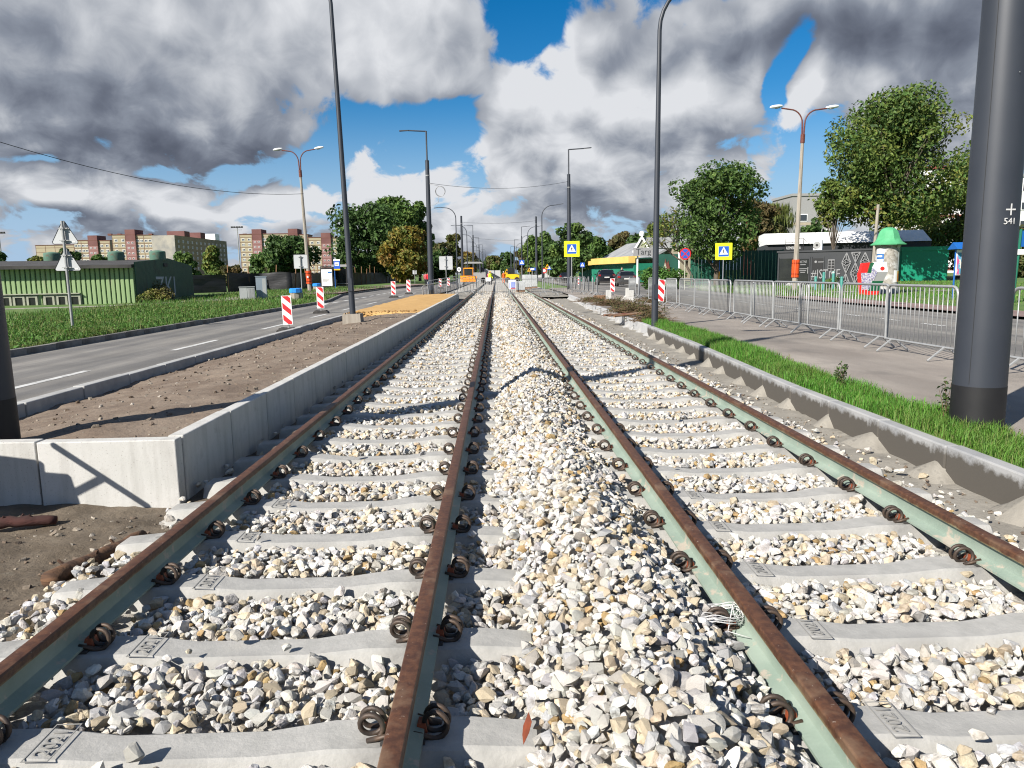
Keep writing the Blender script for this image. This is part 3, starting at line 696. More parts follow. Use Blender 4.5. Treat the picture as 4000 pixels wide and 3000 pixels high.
# rubble on the island soil, by the kerbs and in the trench
def scatter(name,n,xr,yr,zf,r0,r1,parent,pal=None,flat=.35):
    x=rng.uniform(*xr,n); y=rng.uniform(*yr,n)**1.0; r=r0+(r1-r0)*rng.random(n)**3
    P=np.array([(a,b,zf(a,b)+.15*c) for a,b,c in zip(x,y,r)]); c=stone_cols(rng,n) if pal is None else np.clip(np.array(pal)[rng.integers(0,len(pal),n)]*rng.normal(1,.15,(n,1)),.03,.8)
    return tag(stone_mass(name,P,r,SH_M,rng,parent,cols=c,flat=flat),kind='stuff')
soilpal=[(.23,.19,.15),(.30,.26,.21),(.38,.34,.29),(.17,.13,.10),(.20,.15,.11)]
isoil=bpy.data.objects['island_soil']
scatter('rubble',1500,(-5.05,-2.6),(5.6,24.4),soil_z,.006,.034,isoil,soilpal)
scatter('trench_rubble',900,(-5.,-2.2),(1.6,5.3),near_soil,.006,.03,bpy.data.objects['trench_soil'],soilpal)
scatter('gravel',1500,(2.85,3.42),(3.5,30.),lambda x,y:-.095+.035*max(0,x-3.),.006,.022,bpy.data.objects['shoulder_soil'],soilpal+[(.5,.48,.44)])
scatter('sand_clods',260,(-5.,-2.7),(23.9,25.2),sand_z,.02,.06,bpy.data.objects['sand_bed'],[(.36,.21,.08),(.30,.17,.06)])
# ------------------------------------------------------------------ poles, lamps, wires
def arm_lamp(mb,x,z,sd,L=1.7):
    mb.tube([(x,0,z-1.9),(x,0,z)],.035,8); mb.tube([(x,0,z),(x+sd*L*.6,0,z+.05)],.03,8)
LED=MB(); LED.add([(0,-.09,-.02),(.62,-.14,-.01),(.66,-.1,0),(.66,.1,0),(.62,.14,-.01),(0,.09,-.02),(0,-.08,.03),(.6,-.12,.05),(.64,-.09,.045),(.64,.09,.045),(.6,.12,.05),(0,.08,.03)],
 [(0,1,2,3,4,5),(11,10,9,8,7,6)]+[(i,6+i,6+(i+1)%6,(i+1)%6) for i in range(6)]); LEDM=LED.mesh('lamp_head','pole_grey')
def traction_pole(x,y,z,label,side,lamp=True,r=.2,h=9.5,rot=0.,black=.38,n=28):
    t=thing('traction_pole',label,'pole',(x,y,z),0,'grey traction poles along the tram track')
    MB().tube([(0,0,black),(0,0,h*.45),(0,0,h)],[r*.995,r*.86,r*.66],n).build('shaft','pole_grey',t,smooth=40)
    MB().tube([(0,0,-.3),(0,0,black)],[r*1.008,r*1.004],n).build('base_coat','pole_black',t,smooth=40)
    MB().lathe([(r*.68,h-1.02),(r*.73,h-1.02),(r*.73,h-.96),(r*.68,h-.96)],n).build('collar','galv_dull',t,smooth=40)
    MB().lathe([(r*.68,h-.02),(r*.70,h-.02),(r*.70,h+.03),(r*.30,h+.07)],n).build('cap','pole_grey',t,smooth=40)
    if lamp:
        a=MB(); a.tube([(0,0,h),(0,0,h+2.)],.055,8); a.tube([(0,0,h+1.98),(side*1.25,0,h+2.05)],.045,8); a.build('lamp_arm','pole_grey',t,smooth=40)
        l=link('lamp_head',LEDM,t,(side*1.2,0,h+2.05)); l.rotation_euler=(0,-.06 if side>0 else .06,0 if side>0 else PI)
    return t
npole=at(3812,1668,.17); P1=traction_pole(npole.x,npole.y,.165,'thick dark grey pole marked 541 standing in the grass strip',1,r=.207,h=9.3,n=48)
# white cross and number written on the shaft
def wrap_text(body,size,parent,a0,z,r,mtl='white',name='painted_number',extra=None):
    me=text_mesh(body,size,mtl,.0012) if body else extra
    for v in me.vertices:
        a=a0+v.co.x/r; rr=r+.0025+v.co.z; zz=z+v.co.y; v.co=(rr*math.sin(a),-rr*math.cos(a),zz)
    return link(name,me,parent)
q=atY(3935,842,npole.y-.15); dirv=math.atan2(q.x-npole.x,.165); cz=q.z-.165
wrap_text('541',.072,P1,dirv-.06,cz-.05,.199)
wrap_text('',0,P1,dirv-.06,cz+.045,.199,name='painted_cross',extra=MB().b2((-.042,-.006,0),(.042,.006,.001)).b2((-.006,-.046,.0004),(.006,.046,.0014)).mesh('painted_cross','white'))
sm=MB()
for zz in range(9): sm.add([(.2062*math.sin(-.95+d_)*(1-.031*q_),-.2062*math.cos(-.95+d_)*(1-.031*q_),.4+q_) for q_ in (zz,zz+1) for d_ in (-.012,.012)],[(0,1,3,2)])
sm.build('seam','pole_black',P1,fix=False); MB().box((0,-.199,2.9),(.006,.004,.006)).build('rivet','galv_dull',P1)
lp=at(-36,1742,.27); traction_pole(lp.x,lp.y,.1,'thick dark grey pole on the earth island behind the platform wall',-1,r=.205,h=9.3,n=48,black=.55)
PL=[(-4.69,53.5),(-4.7,104),(-4.7,155),(-4.7,207),(-4.6,258),(-4.6,310)]; PR=[(6.0,62),(5.7,107),(5.5,162),(5.4,222),(5.4,280)]
far_lab=['along the rails far beyond the crossing barriers']
PLo=[traction_pole(x,y,.1,['grey traction pole with a lamp arm over the road behind the crossing barriers','grey traction pole without lamp behind the orange road roller'][i] if i<2 else 'slim far traction pole in the row on the road side of the rails',-1,i!=1,r=.2 if i else .205,h=9.3,n=16) for i,(x,y) in enumerate(PL)]
PRo=[traction_pole(x,y,.1,['grey traction pole with a lamp arm behind the yellow framed crossing sign','grey traction pole without lamp beside the wrapped white pallets'][i] if i<2 else 'slim far traction pole in the row on the market side of the rails',1,i!=1,r=.2,h=9.3,n=16) for i,(x,y) in enumerate(PR)]
def arc_lamp(x,y,z,side,label,h=9.,lean=0.,foot=False):
    t=thing('street_lamp',label,'street lamp',(x,y,z),0,'slim curved street lamps along the track')
    pts=[(0,0,0),(0,0,h-1.5)]; rs=[.085,.052]
    for i in range(1,9):
        a=PI/2*i/8; pts.append((side*(1.15-1.15*math.cos(a)),0,h-1.5+1.15*math.sin(a))); rs.append(.05-.012*i/8)
    pts.append((side*1.75,0,h-.28)); rs.append(.035)
    MB().tube(pts,rs,14).build('column','pole_grey',t,smooth=40)
    l=link('lamp_head',LEDM,t,(side*1.7,0,h-.29)); l.rotation_euler=(0,-.14 if side>0 else .14,0 if side>0 else PI)
    MB().box((0,-.088,.9),(.10,.02,.36)).build('door','pole_grey',t)
    t.rotation_euler=(0,lean,0); return t
ll=at(1380,1262,.25)
la=arc_lamp(ll.x,ll.y,.42,-1,'slim curved street lamp bolted on a raw concrete foundation in the island',9.8,lean=R(-1.3))
cf=MB().box((0,0,-.10),(.52,.52,.42),0,top=.94).build('foundation','old_concrete',la,(0,0,-.02))
MB().box((0,0,.012),(.36,.36,.022)).build('base_plate','pole_black',la)
for sx in (-1,1):
    for sy in (-1,1): MB().tube([(0,0,0),(0,0,.13)],.014,6).tube([(0,0,.035),(0,0,.06)],.026,6).build('anchor_bolt','pole_black',la,(sx*.17,sy*.17,0))
rl_=at(2557,1258,.28)
arc_lamp(rl_.x,rl_.y,.15,1,'slim curved street lamp at the end of the grass strip',8.62,lean=R(.3))
for x,y in ((-4.35,83),(-4.35,113),(-4.4,140),(-4.4,172),(-4.4,200),(-4.4,232)): arc_lamp(x,y,.1,-1,'slim far curved street lamp on the road side of the rails' if y>84 else 'slim curved street lamp beside the square sign with its back turned')
for x,y in ((5.0,82),(5.0,119),(4.9,146),(4.9,183),(4.9,212),(4.9,246)): arc_lamp(x,y,.1,1,'slim far curved street lamp on the market side of the rails' if y>84 else 'slim curved street lamp behind the wrapped white pallets')
def old_lamp(x,y,z,label,h,lean):
    t=thing('old_street_lamp',label,'street lamp',(x,y,z),0)
    MB().tube([(0,0,-.3),(0,0,h*.82)],[.175,.095],8).build('post','old_concrete',t)
    MB().tube([(0,0,h*.80),(0,0,h*.845)],[.13,.13],10).build('sleeve','rust_paint',t)
    for s in (-1,1):
        pts=[(s*.05,0,h*.84),(s*.07,0,h*.90)]
        for i in range(1,8):
            a=PI/2*i/7; pts.append((s*(.07+.75*(1-math.cos(a))),0,h*.90+.075*h*math.sin(a)))
        pts.append((s*1.35,0,h*.982))
        MB().tube(pts,[.05]*2+[.042]*len(pts[2:]),8).build('lamp_arm','rust_paint',t,smooth=50)
        hd=MB(); hd.lathe([(.02,-.42),(.09,-.36),(.15,-.15),(.16,.1),(.11,.30),(.03,.36)],12)
        for i,v in enumerate(hd.v): hd.v[i]=(v[2],v[1],v[0]*.62)
        o=hd.build('lamp_head','white_plastic',t,(s*1.68,0,h*.99),smooth=50); o.rotation_euler=(0,-.12*s,0 if s>0 else PI)
        gl=MB().lathe([(.02,-.26),(.10,-.2),(.11,.0),(.02,.12)],10); gl.v=[(v[2],v[1],v[0]*.5-.03) for v in gl.v]
        g=gl.build('lamp_glass','lamp_glass',o,(0,0,-.045),smooth=50)
    g=MB(); n=12
    for i in range(n):
        a=2*PI*i/n; g.box((.20*math.cos(a),.20*math.sin(a),1.32),(.085,.035,1.05),0,rz=a+PI/2)
    g.tube([(.235*math.cos(2*PI*i/16),.235*math.sin(2*PI*i/16),1.0) for i in range(16)],.012,5,closed=True,mi=1); g.tube([(.235*math.cos(2*PI*i/16),.235*math.sin(2*PI*i/16),1.65) for i in range(16)],.012,5,closed=True,mi=1)
    g.build('guard_sleeve',['orange_guard','black'],t)
    t.rotation_euler=(0,lean,0); return t
ol=at(1211,1146,.2); OLL=old_lamp(ol.x,ol.y,.2,'old twin-arm concrete street lamp with orange sleeve beside the bus stop',11.7,R(-1.4))
MB().box((-.02,-.26,1.35),(.12,.02,.16)).build('notice','white_sign',OLL)
orr=at(3103,1133,.28); ORR=old_lamp(orr.x,orr.y,.25,'old twin-arm concrete street lamp with orange sleeve in front of the dark kiosk',10.8,R(.9))
def wire(name,a,b,sag,label,r=.012,cat='wire',n=18,mtl='wire'):
    a=Vector(a); b=Vector(b); pts=[a.lerp(b,i/n)-Vector((0,0,sag*4*(i/n)*(1-i/n))) for i in range(n+1)]
    return tag(MB().tube(pts,r,5).build(name,mtl,smooth=True),label,cat)
p=atY(1180,757,ol.y); wire('overhead_cable',atY(-420,415,36.),(p.x+.12,p.y,p.z),1.2,'thin black cable sagging from the old lamp beside the bus stop',.019)
a=atY(1680,716,53.5); b=atY(2224,708,62); wire('span_wire',a,b,.45,'thin span wire strung between two lamp-armed traction poles',.013)
a=atY(1803,868,104); b=atY(2096,862,107); wire('span_wire',a,b,.25,'thin span wire strung between two traction poles without lamps',.016)
a=atY(1855,930,155); b=atY(2036,938,162); wire('span_wire',a,b,.2,'thin far span wire between slim traction poles',.018)
c=atY(1719,748,53.3); lp_=[c+Vector((.33*math.cos(2*PI*i/24),.06*math.sin(6*i),.33*math.sin(2*PI*i/24))) for i in range(24)]
co=MB().tube(lp_,.016,5,closed=True).tube([v+Vector((.03,.02,.02)) for v in lp_],.016,5,closed=True)
co.tube([c+Vector((-.1,0,-.3)),atY(1712,790,53.3),atY(1696,800,53.3),atY(1681,801,53.4)],.016,5).tube([atY(1678,718,53.4),atY(1700,724,53.3),c+Vector((.05,0,.33))],.016,5)
tag(co.build('cable_coil','galv_dull',smooth=True),'coil of pale cable hanging from a lamp-armed traction pole','cable')
# floodlight masts far on the left
def mast(px,pt,pb,Y,label):
    b=atY(px,pb,Y); tp=atY(px,pt,Y); t=thing('floodlight_mast',label,'floodlight mast',(b.x,b.y,.2)); h=tp.z-.2
    MB().tube([(0,0,0),(0,0,h)],[.22,.12],8).build('column','galv_dull',t)
    MB().box((0,0,h-.1),(3.2,.15,.15)).box((0,0,h-.7),(2.4,.15,.15)).build('crossbar','galv_dull',t)
    for i in range(5): MB().box((-1.4+.7*i,-.25,h+.05),(.5,.3,.45)).build('floodlight','pole_black',t)
mast(940,888,1085,215,'tall floodlight mast in front of the flats behind the black fence'); mast(10,910,1040,190,'tall floodlight mast rising behind the light green hall')
# ------------------------------------------------------------------ road signs
def post(mb,h,r=.03): return mb.tube([(0,0,-.2),(0,0,h)],r,10)
def rounded(poly,r,n=4):
    out=[];k=len(poly)
    for i in range(k):
        p=Vector(poly[i]); a=(Vector(poly[i-1])-p).normalized(); b=(Vector(poly[(i+1)%k])-p).normalized(); ang=a.angle(b); d=r/math.tan(ang/2)
        c=p+(a+b).normalized()*(r/math.sin(ang/2)); s=p+a*d; e=p+b*d; v0=s-c; v1=e-c
        for j in range(n+1):
            v=v0.lerp(v1,j/n).normalized()*r; out.append((c.x+v.x,c.y+v.y))
    return out
def plate(poly,th,y=0.): return MB().prism(poly,y-th/2,y+th/2)
def back_sign(px,py,z,Yfix,label,shapes,h,r=.03,lean=0.,rz=0.):
    p=at(px,py,z)
    if Yfix: p=p*(Yfix/p.y); p.z=z
    t=thing('road_sign',label,'road sign',p,rz); post(MB(),h,r).build('post','galv_dull',t,smooth=50)
    for kind,zc,s in shapes:
        if kind=='tri': poly=rounded([(-s/2,-s*.29),(s/2,-s*.29),(0,s*.577)],.05)
        else: poly=rounded([(-s/2,-s/2),(s/2,-s/2),(s/2,s/2),(-s/2,s/2)],.04)
        o=plate(poly,.004,r+.03).build('sign_plate','sign_back',t,(0,0,zc))
        rim=MB(); rim.tube([(a,r+.028,b) for a,b in poly],.009,4,closed=True); rim.build('rim','black' if kind=='tri' else 'galv_dull',o)
        for dz in ((-.13,.2) if kind=='tri' else (-.27,.27)): MB().box((0,r*.6,dz),(.26,.03,.025)).box((0,-r,dz),(.09,.02,.03)).build('clamp','galv_dull',o)
        MB().box((s*.30,r+.026,-s*.22 if kind=='tri' else -s*.36),(.10,.003,.035)).build('sticker','white',o)
    t.rotation_euler=(0,lean,rz); return t
back_sign(285,1287,.22,21.2,'pair of triangular road signs with their backs turned on the grass verge',[('tri',2.58,.78),('tri',1.84,.78)],2.98,.037)
back_sign(1182,1172,.2,44.5,'square road sign with its back turned beside the concrete waste bin',[('sq',2.25,.80)],2.6)
back_sign(1744,1110,.12,60.,'square road sign with its back turned beyond the crossing barriers',[('sq',2.35,1.06)],2.9)
back_sign(1621,1107,.2,105.,'small square road sign with its back turned near the walkers',[('sq',1.75,.55)],2.0)
def ped_symbol(parent,s,y):
    """blue square with white triangle and walking figure, for a plate of side s facing -y"""
    MB().prism(rounded([(-s/2,-s/2),(s/2,-s/2),(s/2,s/2),(-s/2,s/2)],s*.04),y-.002,y,0).build('blue_field','blue_sign',parent)
    MB().prism([(-s*.42,-s*.30),(s*.42,-s*.30),(0,s*.44)],y-.004,y-.0025).build('white_triangle','white_sign',parent)
    f=MB(); yy=(y-.006,y-.0045)
    def limb(a,b,w0,w1):
        a=Vector(a);b=Vector(b);d=(b-a).normalized();n=Vector((-d.y,d.x)); f.prism([tuple((a+n*w0)*s),tuple((b+n*w1)*s),tuple((b-n*w1)*s),tuple((a-n*w0)*s)],*yy)
    limb((.0,.13),(-.005,-.04),.05,.04); limb((-.005,-.03),(.075,-.25),.03,.018); limb((-.005,-.03),(-.05,-.14),.03,.022); limb((-.05,-.13),(-.105,-.24),.022,.016)
    limb((.02,.12),(.09,-.01),.02,.014); limb((-.02,.12),(-.09,.0),.02,.014)
    f.prism([(s*.045*math.cos(k*PI/5),s*(.20)+s*.05*math.sin(k*PI/5)) for k in range(10)],*yy)
    for k in (-.28,-.17,.14,.25): f.prism([(s*(k-.03),-s*.2),(s*(k+.03),-s*.2),(s*(k+.03),-s*.18),(s*(k-.03),-s*.18)],*yy)
    f.build('walking_figure','black',parent)
def ped_sign(px,pb,Y,z,label,zc,s,yellow=True,rz=0.):
    p=at(px,pb,z); p=p*(Y/p.y); p.z=z
    t=thing('crossing_sign',label,'road sign',p,rz); post(MB(),zc+s*.4,.032).build('post','galv_dull',t,smooth=50)
    k=s*.62 if yellow else s
    pl=plate(rounded([(-s/2,-s/2),(s/2,-s/2),(s/2,s/2),(-s/2,s/2)],.03),.006,-.045).build('sign_plate','yellow_fluo' if yellow else 'blue_sign',t,(0,0,zc))
    ped_symbol(pl,k,-.05); return t
ped_sign(2234,1150,50.,.15,'yellow framed pedestrian crossing sign in front of a grey pole','' or 2.95,1.02)
ped_sign(2823,1120,52.,.28,'yellow framed pedestrian crossing sign beside the shady tree trunk',2.55,1.14,rz=-.12)
ped_sign(2039,1085,95.,.15,'small blue pedestrian crossing sign above the wrapped white pallets',2.75,.62,False)
ped_sign(2275,1085,92.,.15,'small blue pedestrian crossing sign before the green market wall',2.3,.55,False)
p=at(2674,1112,.25); p=p*(55./p.y); p.z=.25
ns=thing('no_stopping_sign','round blue and red no stopping sign on a pale post by the shrub','road sign',p); post(MB(),3.,.04).build('post','frame_cream',ns,smooth=50)
def disc(r,n=28): return [(r*math.cos(2*PI*i/n),r*math.sin(2*PI*i/n)) for i in range(n)]
d=plate(disc(.43),.006,-.05).build('sign_plate','red_sign',ns,(0,0,2.52)); MB().prism(disc(.335),-.056,-.054).build('blue_field','blue_sign',d)
MB().prism([(-.265,-.215),(-.215,-.265),(.265,.215),(.215,.265)],-.059,-.057).build('red_bar','red_sign',d); MB().prism([(-.265,.215),(.215,-.265),(.265,-.215),(-.215,.265)],-.0615,-.0595).build('red_bar','red_sign',d)
# small far signs, each a plate on a post
def small_sign(px,pb,Y,pt,w,h,mtl,shape,label,extra=None):
    b=atY(px,pb,Y); tp=atY(px,pt,Y); t=thing('far_road_sign',label,'road sign',(b.x,b.y,.12)); H=tp.z-.12
    post(MB(),H-h*.3,.035).build('post','galv_dull',t)
    poly=[(-w/2,-h/2),(w/2,-h/2),(w/2,h/2),(-w/2,h/2)] if shape=='sq' else ([(-w/2,-h/2),(w/2,-h/2),(0,h/2)] if shape=='tri' else [(a*w/2,b_*h/2) for a,b_ in disc(1.,16)])
    o=plate(poly,.01,-.05).build('sign_plate',mtl,t,(0,0,H-h/2))
    if extra: plate([(a*.55,b_*.55) for a,b_ in poly],.01,-.06).build('sign_field',extra,o)
    return t
small_sign(2068,1085,98,1045,.55,.5,'yellow_sign','tri','far yellow triangular warning sign right of the blue crossing sign','black'); small_sign(1980,1082,125,1050,.9,.8,'yellow_sign','tri','far yellow triangular warning sign beside the row of slim poles','black')
small_sign(2126,1085,88,1047,.62,.62,'red_sign','disc','far round red rimmed sign before the tall dark tree','white_sign'); small_sign(2138,1085,90,1031,.62,.58,'yellow_sign','tri','far tall yellow warning sign before the tall dark tree','black')
small_sign(2146,1087,86,1037,.5,.48,'blue_sign','tri','far blue sign with white triangle before the tall dark tree','white_sign'); small_sign(2080,1086,100,1046,.9,.35,'blue_sign','sq','far wide blue direction sign before the tall dark tree','white_sign')
small_sign(1794,1085,82,1043,.42,.5,'white_sign','disc','far pale oval sign behind the square sign','galv_dull')
# ------------------------------------------------------------------ beacons
def beacon(px,py,z,label,h=.74,rz=0.,tilt=0.,Y=None,foot=True):
    p=at(px,py,z)
    if Y: p=p*(Y/p.y); p.z=z
    t=thing('beacon_board',label,'beacon',p,rz,'red and white beacon boards'); w=.245*h/.74; z0=.20
    b=plate([(-w/2,z0),(w/2,z0),(w/2,z0+h),(-w/2,z0+h)],.03,-.03).build('board','white_sign',t)
    iw=w*.43; zt=z0+h*.985; zb=z0+h*.015
    def clip(poly):
        def cut(pl,f):
            o=[]
            for i in range(len(pl)):
                a,b_=pl[i-1],pl[i]; fa,fb=f(a),f(b_)
                if (fa>=0)!=(fb>=0): k=fa/(fa-fb); o.append((a[0]+(b_[0]-a[0])*k,a[1]+(b_[1]-a[1])*k))
                if fb>=0: o.append(b_)
            return o
        poly=cut(poly,lambda q:q[1]-zb); return cut(poly,lambda q:zt-q[1]) if poly else poly
    st=h*.205; dz=h*.26
    for k in range(4):
        za=z0+h*1.045-k*st*1.98; poly=clip([(-iw,za),(iw,za-dz),(iw,za-dz-st),(-iw,za-st)] if False else [(-iw,za+dz*.5),(iw,za-dz*.5),(iw,za-dz*.5-st),(-iw,za+dz*.5-st)])
        if len(poly)>2: MB().prism(poly,-.0478,-.0462).build('red_stripe','red_sign',t)
    MB().box((0,0,.16),(.045,.045,.40)).build('upright','galv_dull',t)
    if foot:
        f=MB(); f.prism([(-.30,0),(.30,0),(.27,.07),(.16,.12),(.05,.11),(-.05,.11),(-.16,.12),(-.27,.07)],-.2,.2); f.build('rubber_foot','rubber',t)
        f=MB()
        for s in (-1,1): f.box((s*.19,-.14,.105),(.06,.10,.04)).box((s*.19,.14,.105),(.06,.10,.04))
        f.build('foot_grip','rubber',t)
    t.rotation_euler=(0,tilt,rz); return t
beacon(1129,1297,.12,'red and white beacon board on the road before the concrete waste bin',.76,.05,R(-1)); beacon(1255,1224,.12,'red and white beacon board on the road before the orange sleeved old lamp',.84,.03)
beacon(1538,1163,.12,'red and white beacon board on the road at the sand end of the island',.86); beacon(1597,1149,.12,'red and white beacon board on the road beside the crossing barriers',.88)
beacon(1720,1122,.12,'far red and white beacon board under the square sign',.85,Y=78.); beacon(1753,1120,.12,'far red and white beacon board beside the square sign post',.85,Y=84.)
beacon(2392,1134,.16,'red and white beacon board beside the grey hatchback',.80,Y=45.,foot=False); beacon(2577,1172,.16,'red and white beacon board leaning behind the curved lamp column',.86,tilt=R(4),Y=29.8,foot=False); beacon(2262,1100,.16,'far red and white beacon board before the green market wall',.8,Y=72.,foot=False)
# ------------------------------------------------------------------ crowd barriers
def barrier_proto(L=2.2,H=1.08,n=15):
    t=thing('crowd_barrier','','barrier',(0,0,0)); r=.13; z0=.20; pts=[]
    for cx,cz,a0 in ((-L/2+r,H-r,PI),(L/2-r,H-r,PI/2)):
        for i in range(6): a=a0-PI/2*i/5; pts.append((cx+r*math.cos(a),0,cz+r*math.sin(a)))
    f=MB(); f.tube([(-L/2,0,z0)]+pts+[(L/2,0,z0)],.021,8); f.tube([(-L/2,0,z0),(L/2,0,z0)],.019,8); f.build('frame','galv',t,smooth=45)
    bm_=MB().tube([(0,0,z0),(0,0,H-.01)],.0078,6).mesh('bar','galv',True)
    for i in range(n): link('bar',bm_,t,(-L/2+L*(i+1)/(n+1),0,0))
    fo=MB().tube([(0,-.27,.012),(0,-.03,.20),(0,.03,.20),(0,.27,.012)],.017,6).mesh('foot','galv',45)
    for s in (-1,1): link('foot',fo,t,(s*(L/2-.24),0,0))
    hk=MB().tube([(0,0,.62),(.05,0,.62),(.05,0,.56)],.007,5).mesh('hook','galv')
    link('hook',hk,t,(L/2,0,0)); return t
BP=barrier_proto(2.0,1.10,15); BP_used=False
def barrier(x,y,z,rz,label,sx=1.,tilt=0.,group='steel crowd barriers'):
    global BP_used
    o=BP if not BP_used else copy_tree(BP); BP_used=True
    o.location=(x,y,z); o.rotation_euler=(tilt,0,rz); o.scale=(sx,1,1); o['label']=label; o['group']=group; return o
BX=6.66
def yat(px,py): 
    w=CM@np.array([px-2000.,1500.-py,F]); return float(w[1]*BX/w[0])
ends=[]
for a,b in (((1640,1225),(1047,1150)),((1030,1152),(607,1083)),((597,1080),(270,1022)),((335,1020),(35,985))): ends.append((yat(3000+a[0]/2.212,800+a[1]/2.212),yat(3000+b[0]/2.212,800+b[1]/2.212)))
for a,b in (((1805,985),(1650,950)),((1640,945),(1458,910)),((1448,905),(1278,880)),((1262,880),(1137,858)),((1125,857),(998,835)),((990,835),(905,822)),((897,822),(680,800))): ends.append((yat(2200+a[0]/2.212,800+a[1]/2.212),yat(2200+b[0]/2.212,800+b[1]/2.212)))
blab=['bent rusty crowd barrier beside the thick pole marked 541','crowd barrier hooked on the bent rusty one','crowd barrier before the red and green bottle cap hearts','crowd barrier overlapping its neighbour before the orange sleeved lamp','crowd barrier before the dark kiosk ramp','crowd barrier before the shaded green fence','crowd barrier below the yellow framed crossing sign','crowd barrier before the tree trunk on the verge','crowd barrier between the no stopping and the yellow crossing signs','crowd barrier beside the no stopping sign post','crowd barrier behind the curved lamp and the leaning beacon board']
for i,(a,b) in enumerate(ends):
    L_=max(1.5,min(2.5,b-a)); barrier(BX+random.uniform(-.05,.05),(a+b)/2,.165,PI/2+random.uniform(-.03,.03),blab[i],L_/2.0-.01,random.uniform(-.015,.015))
barrier(6.78,8.6,.165,PI/2+.03,'crowd barrier on the pavement side behind the thick pole marked 541',1.06)
wt=bpy.data.objects.get('crowd_barrier')
# across the track
def cross_barrier(p0,p1,z,label,tilt=0.,dz=0.):
    a=at(*p0,z); b=at(*p1,z); b=b*(1.); m=(a+b)/2; L_=(b-a).length
    o=barrier(m.x,m.y,z+dz,math.atan2(b.y-a.y,b.x-a.x),label,L_/2.0,tilt,'crowd barriers across the track'); return o
def cb(x0,x1,Y0,Y1,z,label,roll=0.):
    a=atY(x0,1150,Y0); b=atY(x1,1150,Y1); m=(a+b)/2; L_=math.hypot(b.x-a.x,b.y-a.y)
    o=barrier(m.x,m.y,z,math.atan2(b.y-a.y,b.x-a.x),label,L_/2.,0.,'crowd barriers across the track'); o.rotation_euler=(0,-roll,o.rotation_euler[2]); return o
cb(1656,1866,46.,49.,.10,'tilted crowd barrier between the island end and the left track',R(7.5))
cb(1676,1792,49.5,51.5,.20,'tilted crowd barrier against the black base of a traction pole',R(6))
cb(1868,2003,49.2,49.6,.10,'crowd barrier across the left track carrying white notice sheets'); cb(1935,1990,52.5,53.,.1,'crowd barrier standing a step behind the blue and white notice')
NB=cb(1992,2127,48.6,49.,.08,'crowd barrier across the right track with a blue and white notice'); cb(2120,2200,50.5,51.,.10,'crowd barrier between the right track and the kerb end')
cb(2158,2290,46.5,47.5,.14,'crowd barrier around the yellow framed crossing sign post'); cb(1806,1872,53.,54.,.12,'crowd barrier behind the tilted one on the left track')
def notice(x0,y0,x1,y1,Y,label,mt,band=None):
    a=atY(x0,y1,Y); b=atY(x1,y0,Y); t=thing('notice_sheet',label,'notice',((a.x+b.x)/2,Y,a.z)); w=b.x-a.x; h=b.z-a.z
    plate([(-w/2,0),(w/2,0),(w/2,h),(-w/2,h)],.008).build('sheet',mt,t)
    return t,w,h
t,w,h=notice(1987,1093,2014,1130,48.5,'blue white and red printed notice hung on a crossing barrier','white_sign')
plate([(-w*.12,h*.18),(w*.44,h*.18),(w*.44,h*.76),(-w*.12,h*.76)],.004,-.007).build('blue_print','blue_sign',t); plate([(-w*.2,h*.02),(w*.46,h*.02),(w*.46,h*.16),(-w*.2,h*.16)],.004,-.007).build('red_print','cloth_pink',t)
for k in range(5): plate([(-w*.05,h*(.26+.1*k)),(w*.38,h*(.26+.1*k)),(w*.38,h*(.29+.1*k)),(-w*.05,h*(.29+.1*k))],.003,-.0105).build('print_line','white_sign',t)
for k in range(6): plate([(-w*.44,h*(.15+.1*k)),(-w*.28,h*(.15+.1*k)),(-w*.28,h*(.20+.1*k)),(-w*.44,h*(.20+.1*k))],.003,-.006).build('print_line','blue_sign',t)
notice(1897,1084,1907,1099,49.1,'blank white notice sheet on the barrier over the left track','white_sign'); notice(1908,1084,1918,1099,49.1,'blank white notice sheet beside another on the left track barrier','white_sign')
# barriers further along the right pavement and beyond the crossing
for k in range(7):
    x=2333-k*17; barrier(*( (lambda q:(q.x,q.y,.165))(atY(x,1130,44.5+2.1*k)) ),PI/2-.15,'crowd barrier in the far row before the parked cars',1.,0,'far row of crowd barriers')
barrier(*(lambda q:(q.x,q.y,.165))(at(2470,1163,.165)),1.2,'crowd barrier set endwise beside the broken concrete blocks',.9); barrier(*(lambda q:(q.x,q.y,.165))(at(2496,1166,.165)),1.35,'second endwise crowd barrier beside the broken concrete blocks',.9)
# ------------------------------------------------------------------ light green hall on the left
C0=at(536,1196,.15); HA=R(12.); hall=thing('green_hall','low light green corrugated hall with dark gable end behind the verge','building',(C0.x,C0.y,.1),HA)
# local: -x along the lit front, +y along the dark gable wall
HL,HW,HE,HR=26.,16.5,2.1,2.48
def corrugated(L,h0,hf,pitch,dep,axis,m,name,parent,loc=(0,0,0)):
    vs=[];fs=[];n=int(L/pitch)
    prof_=[(0,0),(.20,0),(.30,1),(.88,1)]
    pts=[]
    for i in range(n):
        for a,d in prof_: pts.append(((i+a)*pitch,d*dep))
    pts.append((n*pitch,0))
    for a,d in pts:
        t=hf(a)
        if axis=='x': vs+=[(-a,-d,h0),(-a,-d,t)]
        else: vs+=[(d,a,h0),(d,a,t)]
    for i in range(len(pts)-1): fs.append((2*i,2*i+2,2*i+3,2*i+1))
    return MB().add(vs,fs).build(name,m,parent,loc,fix=False)
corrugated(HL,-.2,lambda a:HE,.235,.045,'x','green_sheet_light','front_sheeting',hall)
corrugated(HW,-.2,lambda a:HE+.30+(HR-HE)*(1-abs(a-HW/2)/(HW/2)),.19,.04,'y','green_sheet_dark','gable_sheeting',hall,(.02,0,0))
